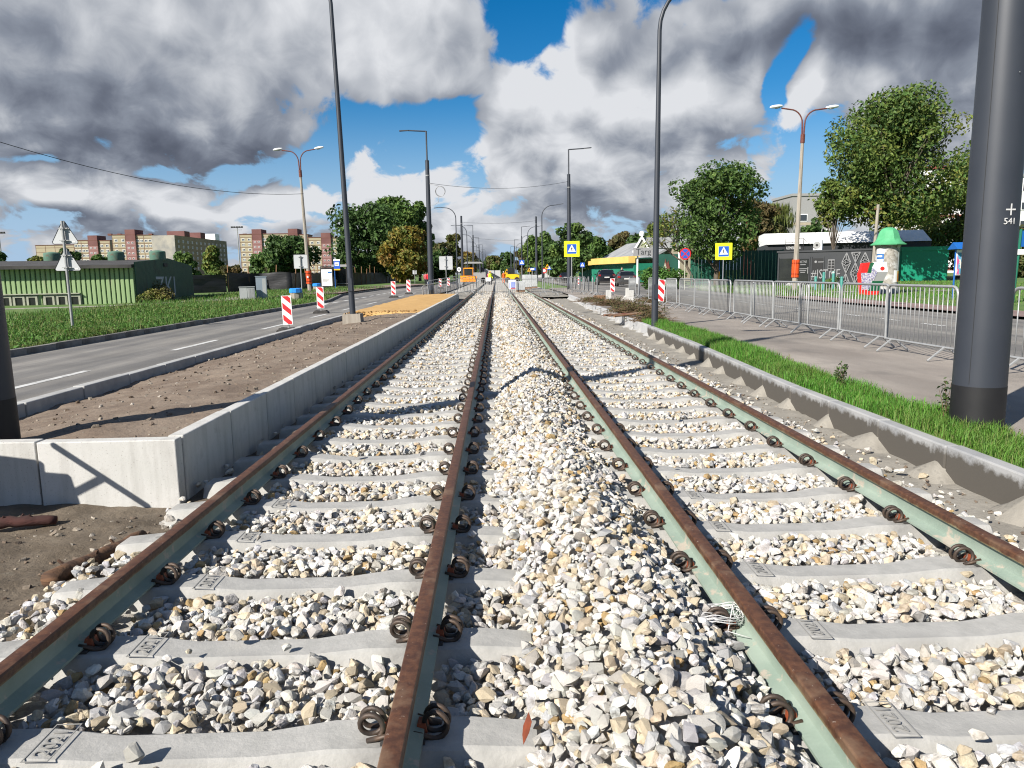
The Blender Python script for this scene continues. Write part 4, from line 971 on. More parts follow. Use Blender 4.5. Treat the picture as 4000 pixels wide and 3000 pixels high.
MB().prism([(0,-.2),(HW,-.2),(HW,HE),(HW/2,HR),(0,HE)],-HL,-.01,0,'x').build('core','green_sheet_dark',hall)
rf=MB().prism([(-.45,HE+.02),(HW/2,HR+.08),(HW+.3,HE+.02),(HW+.3,HE+.15),(HW/2,HR+.22),(-.45,HE+.15)],-HL,-.06,0,'x').build('roof','bitumen',hall)
MB().box((-HL/2,-.47,HE+.06),(HL,.04,.16)).build('gutter','bitumen',rf)
for i,(px,w) in enumerate(((205,46),(455,40),(617,38))):
    q=atY(px,1015,C0.y+7.); v=Vector((q.x-C0.x,q.y-C0.y,0)); v.rotate(Matrix.Rotation(-HA,3,'Z'))
    vt=MB(); vt.lathe([(.24,0),(.24,.28)],10,mi=1); vt.lathe([(.46,.26),(.48,.30),(.48,.80),(.44,.84),(.1,.9)],14); vt.build('roof_vent',['vent_green','black'],hall,(v.x,v.y,HE+.25),smooth=40)
    MB().box((0,0,0),(.9,.9,.2)).build('vent_base','bitumen',hall,(v.x,v.y,HE+.24))
q=atY(58,1015,C0.y+10.); MB().box((0,0,.4),(1.3,1.,.8)).build('roof_vent','vent_green',hall,(q.x-C0.x,2.,HE+.25))
def wloc(px):
    w=CM@np.array([px-2000.,1500.-1170,F]); 
    # meet the front plane: point C0 + s*(-cos,-sin)
    d=Vector((-math.cos(HA),-math.sin(HA))); k=w[0]/w[1]
    s=(C0.x-k*C0.y)/(k*d.y-d.x); return s
for a,b in ((-35,2),(8,48),(54,100),(107,150),(174,216),(224,266),(274,318)):
    s0,s1=wloc(b),wloc(a); wd=s1-s0; c=-(s0+s1)/2
    fr=MB(); zc=.38; hh=.66
    for sx in (-1,1): fr.box((sx*(wd/2-.05),0,zc),(.10,.07,hh))
    fr.box((0,.003,zc+hh/2-.04),(wd,.066,.08)).box((0,.003,zc-hh/2+.04),(wd,.066,.08))
    w_=fr.build('window','frame_cream',hall,(c,-.10,0)); MB().box((0,.02,zc),(wd-.12,.02,hh-.1)).build('pane','dark_glass',w_)
    MB().box((0,.055,zc),(wd+.1,.03,hh+.05)).build('window_back','frame_cream',w_)
s1=wloc(318); MB().box((-(s1+9)/2-.0-s1*.0,-.13,.80),(9-s1,.16,.05)).build('window_canopy','frame_cream',hall,(0,0,0))
# tag on the gable: pale hand-painted letters
for body,yy,sz in (('ZKI',7.2,1.75),):
    o=put_text(body,sz,'graffiti',hall,(.075,yy,.95),(PI/2,0,PI/2),2.1,name='graffiti')
# ------------------------------------------------------------------ prefab flats far on the left
WINB=MB().box((0,0,0),(1.55,.10,1.35),0).box((-.36,-.045,0),(.58,.03,1.12),1).box((.36,-.045,0),(.58,.03,1.12),1).mesh('window',['white_frame','window_glass'])
WINS=MB().box((0,0,0),(1.0,.10,.75),0).box((0,-.045,0),(.8,.03,.55),1).mesh('window',['white_frame','window_glass'])
def flats(parent,x0,x1,Y,zr,wall,dep=11.,cols=None,tower=None,storey=2.8,windows=True,rz=0.,side='panel_ochre_shade',nst=None,vis=1.5):
    """one slab section: x0..x1 in metres at distance Y, roof height zr"""
    bd=MB().b2((x0,Y,-.5),(x1,Y+dep,zr)); w=bd.build('wall',wall,parent)
    j=MB()
    z=zr-1.5
    while z>-.5: j.box(((x0+x1)/2,Y-.04,z),(x1-x0-.02,.09,.16)); z-=storey
    nb=max(1,int(round((x1-x0)/5.4)))
    for i in range(nb+1): j.box((x0+.1+(x1-x0-.2)*i/nb,Y-.035,zr/2-.3),(.16,.08,zr-.2))
    j.build('panel_joints','panel_joint',parent)
    MB().b2((x0-.2,Y-.25,zr+.01),(x1+.2,Y+dep+.2,zr+.35)).build('roof_edge','panel_joint',parent)
    if windows:
        z=zr-2.85
        while z>vis:
            for i in range(nb):
                a=x0+(x1-x0)*i/nb; bw=(x1-x0)/nb
                for f in (.27,.74): link('window',WINB,parent,(a+bw*f,Y-.05,z))
            z-=storey
def stair_tower(parent,xc,Y,zr,w=5.3,up=2.9,storey=2.8,vis=1.5):
    MB().b2((xc-w/2,Y-.9,-.5),(xc+w/2,Y-.1,zr-2.9)).build('stair_bay','panel_pink',parent); MB().b2((xc-w/2,Y-.9,zr-2.89),(xc+w/2,Y+9,zr+up)).build('stair_tower','panel_maroon',parent)
    z=zr-2.9; j=MB()
    while z>0: j.box((xc,Y-.92,z),(w,.08,.18)); z-=storey
    for s in (-1,1): j.box((xc+s*w/2,Y-.92,zr/2),(.18,.09,zr))
    j.box((xc,Y-.92,zr+.1),(w,.08,.18)); j.build('panel_joints','panel_joint',parent)
    z=zr-4.1
    while z>vis:
        link('window',WINS,parent,(xc-1.1,Y-.97,z)); link('window',WINS,parent,(xc+1.0,Y-.97,z)); z-=storey
def X_(px,Y): return atY(px,1069,Y).x
def Z_(px,py,Y): return atY(px,py,Y).z
YB=430.; B=thing('panel_flats','ochre and pink prefab flats behind the tree and the black fence','building',(0,0,0))
flats(B,X_(945,YB),X_(996,YB),YB,Z_(970,916,YB),'panel_ochre'); flats(B,X_(1031,YB),X_(1137,YB),YB,Z_(1080,914,YB),'panel_ochre'); flats(B,X_(1171,YB),X_(1210,YB),YB,Z_(1190,917,YB),'panel_ochre')
flats(B,X_(1211,YB),X_(1263,YB),YB+.2,Z_(1230,928,YB),'panel_ochre'); flats(B,X_(1299,YB),X_(1372,YB),YB+.2,Z_(1330,930,YB),'panel_ochre')
for px,zz in ((1014,916),(1154,914),(1281,930)): stair_tower(B,X_(px,YB),YB,Z_(px,zz,YB))
for px in (958,985,1070,1100,1130,1360): MB().b2((X_(px,YB)-.9,YB+3,Z_(px,916,YB)),(X_(px,YB)+.9,YB+5,Z_(px,911,YB))).build('chimney','panel_joint',B)
YA=412.; A=thing('panel_flats','stepped ochre and pink prefab flats with a bare grey gable behind the green hall','building',(0,0,0))
flats(A,X_(150,470),X_(300,470),470.,Z_(225,958,470),'panel_ochre',windows=False); 
flats(A,X_(300,YA+22),X_(357,YA+22),YA+22,Z_(330,940,YA+22),'panel_ochre'); flats(A,X_(396,YA+22),X_(441,YA+22),YA+22,Z_(420,940,YA+22),'panel_ochre')
stair_tower(A,X_(377,YA+22),YA+22,Z_(377,940,YA+22))
flats(A,X_(450,YA),X_(507,YA),YA,Z_(480,918,YA),'panel_ochre'); flats(A,X_(541,YA),X_(606,YA),YA,Z_(570,919,YA),'panel_ochre'); stair_tower(A,X_(524,YA),YA,Z_(524,918,YA))
# grey gable slab whose long side recedes to the right
Yg=YA-14; xa,xb=X_(604,Yg),X_(693,Yg); zg=Z_(650,919,Yg)
MB().b2((xa,Yg,-.5),(xb,Yg+75,zg)).build('gable_wall','panel_grey',A)
MB().b2((xb+.01,Yg+.3,-.5),(xb+.25,Yg+75,zg-.02)).build('side_wall','panel_ochre_shade',A)
for k in range(12):
    for s in range(6):
        o=link('window',WINB,A,(xb+.30,Yg+4+k*6,zg-3.-s*2.8),PI/2)
for yy,hh,w in ((12,2.8,'panel_maroon'),(34,3.2,'panel_maroon'),(56,3.6,'white_frame')): MB().b2((xb-9,Yg+yy,zg),(xb+.4,Yg+yy+7,zg+hh)).build('roof_house',w,A)
for px in (468,590,430): MB().b2((X_(px,YA)-.9,YA+3,Z_(px,919,YA)),(X_(px,YA)+.9,YA+5,Z_(px,911,YA))).build('chimney','panel_joint',A)
# ------------------------------------------------------------------ black tarp fence with stakes
def tarp(name,pts,h,label,mtl='tarp_black',stakes=True):
    t=thing(name,label,'fence',(pts[0][0],pts[0][1],.15)); o=Vector((pts[0][0],pts[0][1]))
    vs=[];fs=[];k=0; seg=[]
    for (a,b) in zip(pts,pts[1:]):
        a=Vector(a);b=Vector(b);n=max(2,int((b-a).length/.5))
        for i in range(n): seg.append(a.lerp(b,i/n))
    seg.append(Vector(pts[-1])); m=7
    for i,p in enumerate(seg):
        for j in range(m):
            f=j/(m-1); w=.10*nz2(i*.45,j*.9,.8)+.05*nz2(i*.9,j*2.2,1.1); d=(seg[min(i+1,len(seg)-1)]-seg[max(i-1,0)]).normalized()
            sag=-.10*abs(math.sin(i*.5)) if j==m-1 else 0
            vs.append((p.x-o.x-d.y*w,p.y-o.y+d.x*w,.05+f*(h+.12*nz2(i*.25,0,1.))+sag))
    for i in range(len(seg)-1):
        for j in range(m-1): fs.append((i*m+j,(i+1)*m+j,(i+1)*m+j+1,i*m+j+1))
    MB().add(vs,fs).build('tarp',mtl,t,smooth=True,fix=False)
    if stakes:
        for i in range(0,len(seg),6):
            p=seg[i]; MB().tube([(0,0,-.2),(random.uniform(-.25,.25),.1,h+random.uniform(.5,1.2))],.05,5).build('stake','wood',t,(p.x-o.x,p.y-o.y+.15,0))
    return t
g1=at(832,1149,.2)*1.; e1=at(902,1146,.2)
tarp('tarp_fence',[(g1.x-3,g1.y-2),(e1.x,e1.y-1)],1.75,'crumpled grey tarp screen beside the dark gable','wrap_dark' if 'wrap_dark' in MAT else 'tarp_black',False)
tarp('tarp_fence',[(e1.x+.1,e1.y-1),at(1010,1141,.2)[:2],at(1140,1139,.2)[:2],at(1262,1125,.2)[:2]],1.85,'long black tarp fence on slanting stakes behind the grey cabinets')
q=at(1262,1125,.2); tarp('tarp_fence',[(q.x+.2,q.y+.5),(-19.5,112),(-17.5,150)],1.9,'receding black tarp fence on wooden stakes behind the bus shelter')
# ------------------------------------------------------------------ bus stop
sx=at(1308,1128,.32); sh=thing('bus_shelter','dark glazed bus shelter with a lit white poster case','bus shelter',(sx.x,78.*1.,.33)); sh.location=(X_(1310,78),78,.33)
SHX=2.6
MB().b2((-1.35,-.75,2.15),(1.9,.9,2.27)).build('roof','black',sh); MB().b2((-.2,-.79,2.18),(1.85,-.77,2.42)).build('fascia','grey_paint',sh)
for x,y in ((1.25,-.6),(1.25,.75),(-1.2,.75)): MB().box((x,y,1.07),(.07,.07,2.15)).build('upright','black',sh)
MB().b2((-1.15,.72,.35),(1.2,.735,2.0)).build('rear_glass','dark_glass',sh); MB().b2((-.1,.3,.45),(1.2,.65,.5)).build('bench','galv_dull',sh)
ps=MB().b2((-1.38,-.72,.0),(-.1,-.58,2.1)).build('poster_case','black',sh); MB().b2((-1.28,-.735,.28),(-.2,-.722,1.95)).build('poster','white_sign',ps)
for k,(w,z) in enumerate(((.55,1.05),(.7,.92),(.62,.80),(.5,.68),(.34,.55))): MB().b2((-1.18,-.741,z),(-1.18+w,-.737,z+.055)).build('poster_text','grey_paint',ps)
MB().b2((-.62,-.741,1.55),(-.22,-.737,1.72)).build('poster_print','poster_blue',ps)
bs=thing('bus_stop_sign','blue bus stop sign with a yellow strip on a blue post','bus stop sign',(X_(1308,74.5),74.5,.33))
MB().tube([(0,0,0),(0,0,2.6)],.04,8).build('post','blue_paint',bs); pb=MB().b2((-.05,-.06,1.95),(.55,-.03,2.72)).build('sign_plate','blue_sign',bs)
MB().b2((.04,-.066,2.25),(.46,-.061,2.58)).build('white_field','white_sign',pb); MB().b2((.1,-.071,2.38),(.4,-.067,2.46)).build('bus_mark','black',pb); MB().b2((-.05,-.064,1.83),(.55,-.03,1.948)).build('yellow_strip','yellow_sign',bs); MB().b2((-.08,-.064,2.73),(.57,-.03,2.88)).build('top_strip','white_sign',bs)
def bin_(px,py,Y,label,s=1.):
    p=at(px,py,.22); p=p*(Y/p.y); p.z=.2
    t=thing('waste_bin',label,'waste bin',p); MB().lathe([(.26*s,0),(.30*s,.02),(.33*s,.5*s),(.30*s,.52*s)],8).build('body','old_concrete',t); MB().lathe([(.33*s,.42*s),(.36*s,.44*s),(.35*s,.64*s),(.27*s,.68*s),(.24*s,.60*s)],10).build('liner','bin_blue',t); return t
bin_(1157,1178,44.,'concrete waste bin with blue liner beside the square sign post',1.05); bin_(1238,1131,70.,'concrete waste bin with blue liner by the bus shelter poster',1.1)
cp_=at(975,1176,.2)
cb1=thing('utility_cabinet','low pale grey double utility cabinet in the weeds','cabinet',(cp_.x-.1,cp_.y,.15),R(14)); MB().b2((-.42,-.2,0),(.0,.2,.86)).build('body','cabinet_grey',cb1); MB().b2((.01,-.19,.02),(.42,.2,.84)).build('side_body','cabinet_grey',cb1); MB().b2((-.45,-.23,.861),(.44,.22,.90)).build('lid','cabinet_grey',cb1)
for x in (.08,.25): MB().b2((x,-.2,.08),(x+.13,-.192,.78)).build('door','galv_dull',cb1)
cb2=thing('utility_cabinet','tall blue grey utility cabinet behind the low double one','cabinet',(cp_.x+.52,cp_.y+.75,.15),R(14)); MB().b2((-.3,-.2,0),(.3,.2,1.46)).build('body','cabinet_blue',cb2); MB().b2((-.33,-.23,1.461),(.33,.22,1.5)).build('lid','cabinet_blue',cb2); MB().b2((.06,-.206,.1),(.27,-.2015,1.35)).build('door','cabinet_grey',cb2)
# ------------------------------------------------------------------ dark kiosk on the right
ka=at(3036,1113,.28); ka=Vector((X_(3036,60),60.,.28)); kb_=Vector((X_(3400,56.2),56.2,.28)); kd=(kb_-ka); KL=kd.length; kz=math.atan2(kd.y,kd.x)
K=thing('kiosk','black container cafe kiosk with pale lettering and geometric bars','kiosk',(ka.x,ka.y,.22),kz)
# local x along the front, front faces -y
KH=2.62
MB().b2((0,.06,.08),(KL,2.6,KH)).build('body','kiosk_dark',K); MB().b2((-.08,-.02,KH+.001),(KL+.05,2.7,KH+.14)).build('roof_trim','kiosk_dark',K); MB().b2((-.06,-.01,-.1),(KL,2.6,.079)).build('plinth','kiosk_dark',K)
def kw_(f0,f1,z0,z1,name,m,parent=K,y=.02): return MB().b2((KL*f0,y,z0),(KL*f1,y+.035,z1)).build(name,m,parent)
kw_(.02,.17,.30,2.15,'window','dark_glass'); kw_(.225,.345,.12,2.1,'door','dark_glass'); kw_(.385,.50,.12,2.12,'door','kiosk_black')
for f in (.008,.178,.215,.352,.375,.508): kw_(f,f+.009,.08,2.25,'jamb','kiosk_dark',y=.0)
MB().b2((KL*.338,-.03,.95),(KL*.344,.01,1.45)).build('door_handle','galv_dull',K)
for f0,f1 in ((.04,.075),(.10,.135)): MB().b2((KL*f0,.3,.3),(KL*f1,.5,.85)).build('chair','orange_guard',K)
put_text('#ISTNE',1.02,'letter_grey',K,(KL*.535,-.005,.86),(PI/2,0,0),.66); put_text('#ISTNE',.26,'letter_grey',K,(KL*.285,.012,1.86),(PI/2,0,0),.7)
for z,w in ((1.62,.4),(1.3,.62),(1.15,.5),(1.02,.35)): MB().b2((KL*.285-w/2,.008,z),(KL*.285+w/2,.016,z+.05)).build('door_text','letter_grey',K)
kx=KL*.44
MB().prism([(-.12+.1*math.cos(i*PI/3),.1*math.sin(i*PI/3)) for i in range(6)],.008,.014).build('door_mark','letter_grey',K,(kx,0,1.85)); MB().b2((kx+.05,.008,1.80),(kx+.5,.014,1.86)).build('door_text','letter_grey',K)
bd=MB().b2((KL*.555,-.01,1.1),(KL*.625,.03,2.0)).build('menu_board','letter_grey',K)
for i in range(4):
    for j in range(2): MB().b2((KL*.555+.03+j*.235,-.022,1.13+i*.21),(KL*.555+.22+j*.235,-.012,1.30+i*.21)).build('menu_sheet','kiosk_black',bd)
lat=MB(); x0,x1=KL*.70,KL*.985; zs=(.12,.93,1.74,2.5)
def bar2(a,b,w=.05): 
    a=Vector(a);b=Vector(b);d=(b-a).normalized();n=Vector((-d.y,d.x))*w/2; lat.prism([tuple(a+n),tuple(b+n),tuple(b-n),tuple(a-n)],-.035,.03)
W_=(x1-x0)/3
def tri_(i,j):
    xa=x0+W_*i; za,zb=zs[j],zs[j+1]; up=(i+j)%2==0
    p=[(xa,za),(xa+W_,za),(xa+W_/2,zb)] if up else [(xa,zb),(xa+W_,zb),(xa+W_/2,za)]
    c=((p[0][0]+p[1][0]+p[2][0])/3,(p[0][1]+p[1][1]+p[2][1])/3)
    for k in range(3):
        bar2(p[k],p[(k+1)%3]); bar2(p[k],c,.04); m_=tuple((p[k][q]*.55+p[(k+1)%3][q]*.45) for q in (0,1)); bar2(m_,tuple((c[q]*.65+p[k][q]*.35) for q in (0,1)),.035)
for i in range(3):
    for j in range(3): tri_(i,j)
lat.build('lattice','letter_grey',K)
fr=MB()
for x in (KL*.07,KL*.2,KL*.27): fr.tube([(x,.4,KH),(x,.4,KH+1.1)],.025,5)
for z in (KH+.55,KH+.8,KH+1.08): fr.tube([(KL*.07,.4,z),(KL*.27,.4,z)],.02,5)
fr.tube([(KL*.27,.4,KH+1.05),(KL*.42,.5,KH+.1)],.02,5); fr.build('sign_frame','black',K); put_text('RZEMIESLNICZA',.30,'white',K,(KL*.16,.38,KH+.36),(PI/2,0,0),.50)
ac=MB().b2((KL*.375,.5,KH+.15),(KL*.47,.9,KH+.92)).build('air_conditioner','white_plastic',K); MB().prism([(KL*.415+.28*math.cos(i*PI/10),KH+.53+.28*math.sin(i*PI/10)) for i in range(20)],.475,.499).build('fan','grey_paint',ac); MB().prism([(KL*.415+.1*math.cos(i*PI/6),KH+.53+.1*math.sin(i*PI/6)) for i in range(12)],.455,.474).build('fan_hub','black',ac)
rp=thing('kiosk_ramp','grey sheet ramp leading up to the kiosk door','ramp',ka+(kd*.29)+Vector((-.9,-1.2,-.02)),kz); MB().prism([(-1.2,0),(0,.24),(0,.2),(-1.2,-.04)],-.7,.7,0,'x').build('plate','grey_paint',rp); MB().b2((-.65,-.6,-.1),(.65,-.05,.1)).build('support','galv_dull',rp)
bk=at(3176,1120,.26); bk=bk*(52./bk.y); t=thing('bucket','small blue grey bucket standing by the kiosk ramp','bucket',(bk.x,52.,.26)); MB().lathe([(.15,0),(.21,.36),(.23,.36),(.23,.40),(.19,.39)],14).build('pail','cabinet_blue',t,smooth=40); MB().tube([(.21*math.cos(a),0,.38+.16*math.sin(a)) for a in [i*PI/8 for i in range(9)]],.008,5).build('handle','galv_dull',t)
for i,(px,pb,h,lb) in enumerate(((3185,1133,.85,'teal bollard beside the blue grey bucket'),(3216,1132,1.1,'tall teal bollard before the kiosk lettering'),(3253,1130,1.15,'teal bollard with white top in the weeds before the kiosk'),(3286,1137,.85,'teal bollard before the kiosk lattice bars'))):
    p=at(px,pb,.26); t=thing('bollard',lb,'bollard',(p.x,p.y,.22),0,'teal bollards before the kiosk'); MB().lathe([(.085,-.1),(.085,h-.03),(.07,h)],12).build('post','teal_post',t,smooth=40)
    MB().lathe([(.089,h-.12),(.089,h-.10),(.074,h+.006),(.02,h+.012)],12).build('cap','white' if i==2 else 'teal_post',t,smooth=40)
# ------------------------------------------------------------------ advertising column, cap hearts, box, boards
ac_=at(3460,1145,.28); AC=thing('advertising_column','round advertising column with torn paper and a green bell roof','advertising column',(ac_.x,38.,.25)); AC.location=(X_(3462,38),38,.25)
MB().lathe([(.60,-.1),(.60,.28),(.565,.30),(.565,2.32),(.60,2.34),(.60,2.42)],28).build('drum','paper_old',AC,smooth=40)
MB().lathe([(.605,-.1),(.605,.26),(.57,.31)],28).build('plinth','grey_paint',AC,smooth=40)
MB().lathe([(.40,2.41),(.87,2.42),(.88,2.46),(.80,2.50),(.66,2.60),(.56,2.76),(.50,2.96),(.43,3.12),(.32,3.24),(.16,3.30),(.04,3.31)],8).build('bell_roof','green_dome',AC,smooth=30)
MB().lathe([(.02,3.30),(.07,3.34),(.10,3.40),(.07,3.46),(.01,3.48)],12).build('finial','gold',AC,smooth=50)
def curved_poster(a0,a1,z0,z1,m,name,r=.572):
    vs=[];n=6
    for i in range(n+1):
        a=a0+(a1-a0)*i/n; vs+=[(r*math.sin(a),-r*math.cos(a),z0),(r*math.sin(a),-r*math.cos(a),z1)]
    return MB().add(vs,[(2*i,2*i+2,2*i+3,2*i+1) for i in range(n)]).build(name,m,AC,fix=False)
curved_poster(-1.45,-.75,1.55,1.98,'poster_blue','poster'); curved_poster(-1.42,-.78,1.60,1.72,'white_sign','poster_text',.575); curved_poster(-1.4,-.9,1.82,1.90,'white_sign','poster_text',.575); curved_poster(-1.5,-.7,2.0,2.25,'white_sign','poster'); curved_poster(.15,.95,.55,1.15,'white_sign','poster'); curved_poster(.55,.93,.56,1.12,'yellow_sign','poster_print',.576); curved_poster(.64,.84,.6,.98,'red_paint','poster_print',.579); curved_poster(.55,.72,1.15,2.05,'white_sign','poster')
cpb=Vector((X_(3404,36.2),36.2,.25)); CP=thing('cap_collector','heart shaped red white and green bottle cap bin beside the advertising column','cap collector',cpb,0)
def heart_bin(dx,dy,m_top,m_low,m_base,face,s=1.):
    b=MB(); b.prism([(-.02,.30),(.42,.30),(.60,.86),(.18,.86)],-.22,.22,0); b.prism([(.18,.86),(.60,.86),(.70,1.05),(.56,1.56),(.05,1.56),(-.02,1.3)],-.22,.22,1); b.prism([(-.1,0),(.36,0),(.42,.299),(-.02,.299)],-.22,.22,2)
    b.build('bin_shell',[m_low,m_top,m_base],CP,(dx,dy,0))
def slab(poly,m,name,dy,y0=-.28,y1=.0): MB().prism(poly,y0,y1).build(name,m,CP,(0,dy,0))
slab([(-.50,1.52),(-.12,1.55),(-.30,1.06),(-.62,1.05)],'red_paint','heart_lobe',.12); slab([(-.62,1.05),(-.30,1.06),(-.26,.25),(-.50,.25)],'caps','cap_filling',.12); slab([(-.66,1.05),(-.61,1.05),(-.48,.0),(-.54,.02)],'red_paint','heart_edge',.10); slab([(-.52,.25),(-.24,.25),(-.26,0),(-.46,0)],'red_paint','heart_tip',.11)
slab([(-.18,1.54),(.02,1.54),(-.10,1.04),(-.30,1.05)],'green_paint','heart_lobe',.02); slab([(-.30,1.05),(-.10,1.04),(-.02,.55),(-.2,.2),(-.26,.25)],'caps','cap_filling',.02)
slab([(.02,1.57),(.52,1.56),(.60,1.09),(.09,1.09),(-.12,1.28)],'white_paint','heart_lobe',-.1); slab([(.09,1.089),(.60,1.089),(.42,.66),(-.08,.66)],'grey_paint','heart_flank',-.1); slab([(-.08,.659),(.42,.659),(.22,.18),(-.24,.18)],'green_paint','heart_flank',-.1); slab([(-.24,.179),(.22,.179),(.18,0),(-.28,0)],'red_paint','heart_tip',-.1)
slab([(-.12,1.28),(.09,1.09),(-.08,.66),(-.16,.8)],'caps','cap_filling',-.12)
MB().prism([(.33+.11*math.cos(i*PI/10),1.25+.10*math.sin(i*PI/10)) for i in range(20)],-.286,-.281).build('red_spot','red_paint',CP,(0,-.1,0))
gb=thing('green_box','plain bright green sheet metal shed behind the advertising column','shed',(X_(3520,66),66.,.4),R(-8)); gw=(X_(3688,66)-X_(3520,66))
MB().b2((0,0,-.3),(gw,3.,2.75)).build('wall','green_box',gb); MB().b2((-.1,-.08,2.55),(gw+.08,3.08,2.9)).build('roof_edge','green_box',gb); MB().b2((-.02,-.04,-.3),(.25,-.005,2.54)).build('corner_strip','green_box',gb)
ib=thing('notice_board','small notice board with blue roof on blue posts','notice board',(X_(3728,30.5),30.5,.24)); 
for x in (.0,.95): MB().tube([(x,0,-.1),(x,0,2.05)],.035,8).build('post','blue_paint',ib)
MB().b2((-.0,-.03,.95),(.95,.03,1.98)).build('board','white_paint',ib); MB().b2((.05,-.045,.98),(.92,-.032,1.86)).build('poster','poster_mix',ib); MB().prism([(-.35,2.0),(.0,2.28),(.35,2.0)],-.15,1.15,0,'x').build('roof','blue_paint',ib)
gp=thing('green_post','green signpost with a blue plate near the footpath','signpost',(X_(3965,26),26.,.24),0); MB().tube([(0,0,-.1),(.09,0,2.55)],.045,8).build('post','green_pole',gp); MB().b2((.12,-.03,1.95),(.6,.0,2.5)).build('sign_plate','blue_paint',gp); MB().b2((-.03,-.07,1.68),(.22,-.045,1.86)).build('sticker','white_sign',gp)
up=thing('utility_post','weathered wooden utility post behind the advertising column','post',(X_(3406,52),52.,.25)); MB().tube([(0,0,-.2),(.18,0,5.6)],[.13,.10],8).build('shaft','old_concrete',up); MB().box((.18,0,5.3),(.5,.08,.08)).build('crossbar','wood',up)
# ------------------------------------------------------------------ market hall, fence and gate
wh=thing('market_hall','long white roofed market hall behind the dark kiosk','building',(X_(2990,72),72.,.3),R(-14)); wl=14.5
MB().b2((0,.5,-.3),(wl,8,3.0)).build('wall','green_fence',wh); MB().b2((-.1,.3,3.01),(wl,8.2,3.55)).build('fascia','panel_joint' if 0 else 'kiosk_dark',wh)
for i in range(6): MB().prism([(0,3.6),(3.,4.75),(8.4,4.75),(8.4,3.6)],wl/6*i+.03,wl/6*(i+1)-.03,0,'x').build('roof_panel','white_roof',wh)
fe=thing('green_fence','tall dark green board fence in tree shade','fence',(X_(2700,66),66.,.25),R(-6)); fl=X_(3045,66)-X_(2700,66)
n=26
for i in range(n): MB().b2((fl*i/n+.012,random.uniform(0,.012),-.2),(fl*(i+1)/n-.012,.06,2.95)).build('board','green_fence',fe)
for i in range(6): MB().b2((fl*i/5-.06,.07,-.2),(fl*i/5+.06,.18,3.0)).build('fence_post','green_pole',fe)
ra=thing('railing','dark green bar railing beside the tree trunk','railing',(X_(2702,62),62.,.25),R(-4)); rlw=X_(2785,62)-X_(2702,62)
bme=MB().tube([(0,0,0),(0,0,1.9)],.02,5).mesh('bar','green_pole')
for i in range(17): link('bar',bme,ra,(rlw*i/16,0,0))
for z in (.3,1.7): MB().box((rlw/2,0,z),(rlw,.05,.05)).build('rail_bar','green_pole',ra)
# lit green stalls with the yellow fascia
y0_,y1_=118.,94.; a=Vector((X_(2262,y0_),y0_,.2)); b=Vector((X_(2476,y1_),y1_,.2)); d=b-a; ML=d.length
mkt=thing('market_stalls','row of bright green market stalls with a yellow fascia and grey roofs','building',a,math.atan2(d.y,d.x))
MB().b2((0,0,-.3),(ML,5,2.35)).build('wall','green_wall_lit',mkt); 
fa=MB()
MB().b2((-.3,-.7,2.36),(ML*.36,.1,2.95)).build('fascia','yellow_wall',mkt); MB().b2((ML*.363,-.8,2.40),(ML+.2,.1,3.25)).build('fascia','yellow_wall',mkt)
for i in range(22): MB().b2((ML*i/22,-.015,0),(ML*i/22+.05,-.002,2.3)).build('wall_seam','green_wall_lit',mkt)
MB().b2((ML*.02,5.1,0),(ML*1.0,9.,4.2)).build('rear_wall','cream_wall',mkt)
for i,(f0,f1,m) in enumerate(((.10,.44,'roof_sheet'),(.445,.66,'roof_sheet'),(.665,.80,'yellow_wall'),(.805,1.0,'roof_sheet'))): MB().prism([(2.2,3.1),(7.,5.6),(10.,5.6),(10.,5.3),(7.2,5.3),(2.4,2.95)],ML*f0,ML*f1,0,'x').build('roof',m,mkt)
for f in (.70,.76,.88): MB().b2((ML*f,5.0,3.2),(ML*f+.6,5.09,3.9)).build('window','white_frame',mkt)
gt=thing('market_gate','white gabled market gate with dark lettering on a board','gate',(X_(2490,84),84.,.2),R(-8))
MB().tube([(0,0,0),(0,0,3.6)],.10,8).build('post','white_paint',gt); MB().tube([(4.6,.4,0),(4.6,.4,3.6)],.10,8).build('post','white_paint',gt); MB().tube([(6.9,.4,0),(6.9,.4,3.4)],.12,8).build('post','white_paint',gt)
MB().prism([(-.6,3.55),(.45,5.3),(1.5,3.55),(1.4,3.35),(.45,4.95),(-.5,3.35)],-.3,.2).build('gable_trim','white_paint',gt); MB().prism([(-.35,3.6),(.45,4.9),(1.25,3.6)],-.1,.1).build('gable_panel','frame_cream',gt)
MB().prism([(.2,3.9),(.3,5.1),(7.5,5.1),(7.5,3.9)],.25,4.).build('roof','roof_sheet',gt); MB().b2((-.5,-.45,3.05),(1.75,-.35,3.95)).build('name_board','letter_grey',gt); put_text('Targ',.95,'kiosk_dark',gt,(.62,-.46,3.48),(PI/2,0,0),.95)
MB().lathe([(.02,5.2),(.25,5.25),(.28,5.5),(.2,5.75),(.02,5.8)],10).build('emblem','white_paint',gt,(.45,0,0)); MB().b2((1.9,.3,0),(4.5,.6,3.2)).build('green_panel','green_fence',gt); MB().prism([(2.8,.6),(3.6,.6),(3.55,1.8),(3.4,2.5),(3.25,2.1),(3.1,2.7),(2.9,1.8)],.2,.29).build('painted_mural','rust_paint',gt); MB().prism([(2.7,.5),(3.3,.5),(3.25,1.6),(3.05,2.3),(2.85,1.6)],.18,.195).build('painted_flame','frame_cream',gt)
MB().b2((7.6,-.3,.1),(9.5,.3,2.6)).build('blue_banner','blue_sign',gt); MB().b2((8.3,-.32,.2),(9.2,-.31,1.2)).build('yellow_print','yellow_sign',gt)
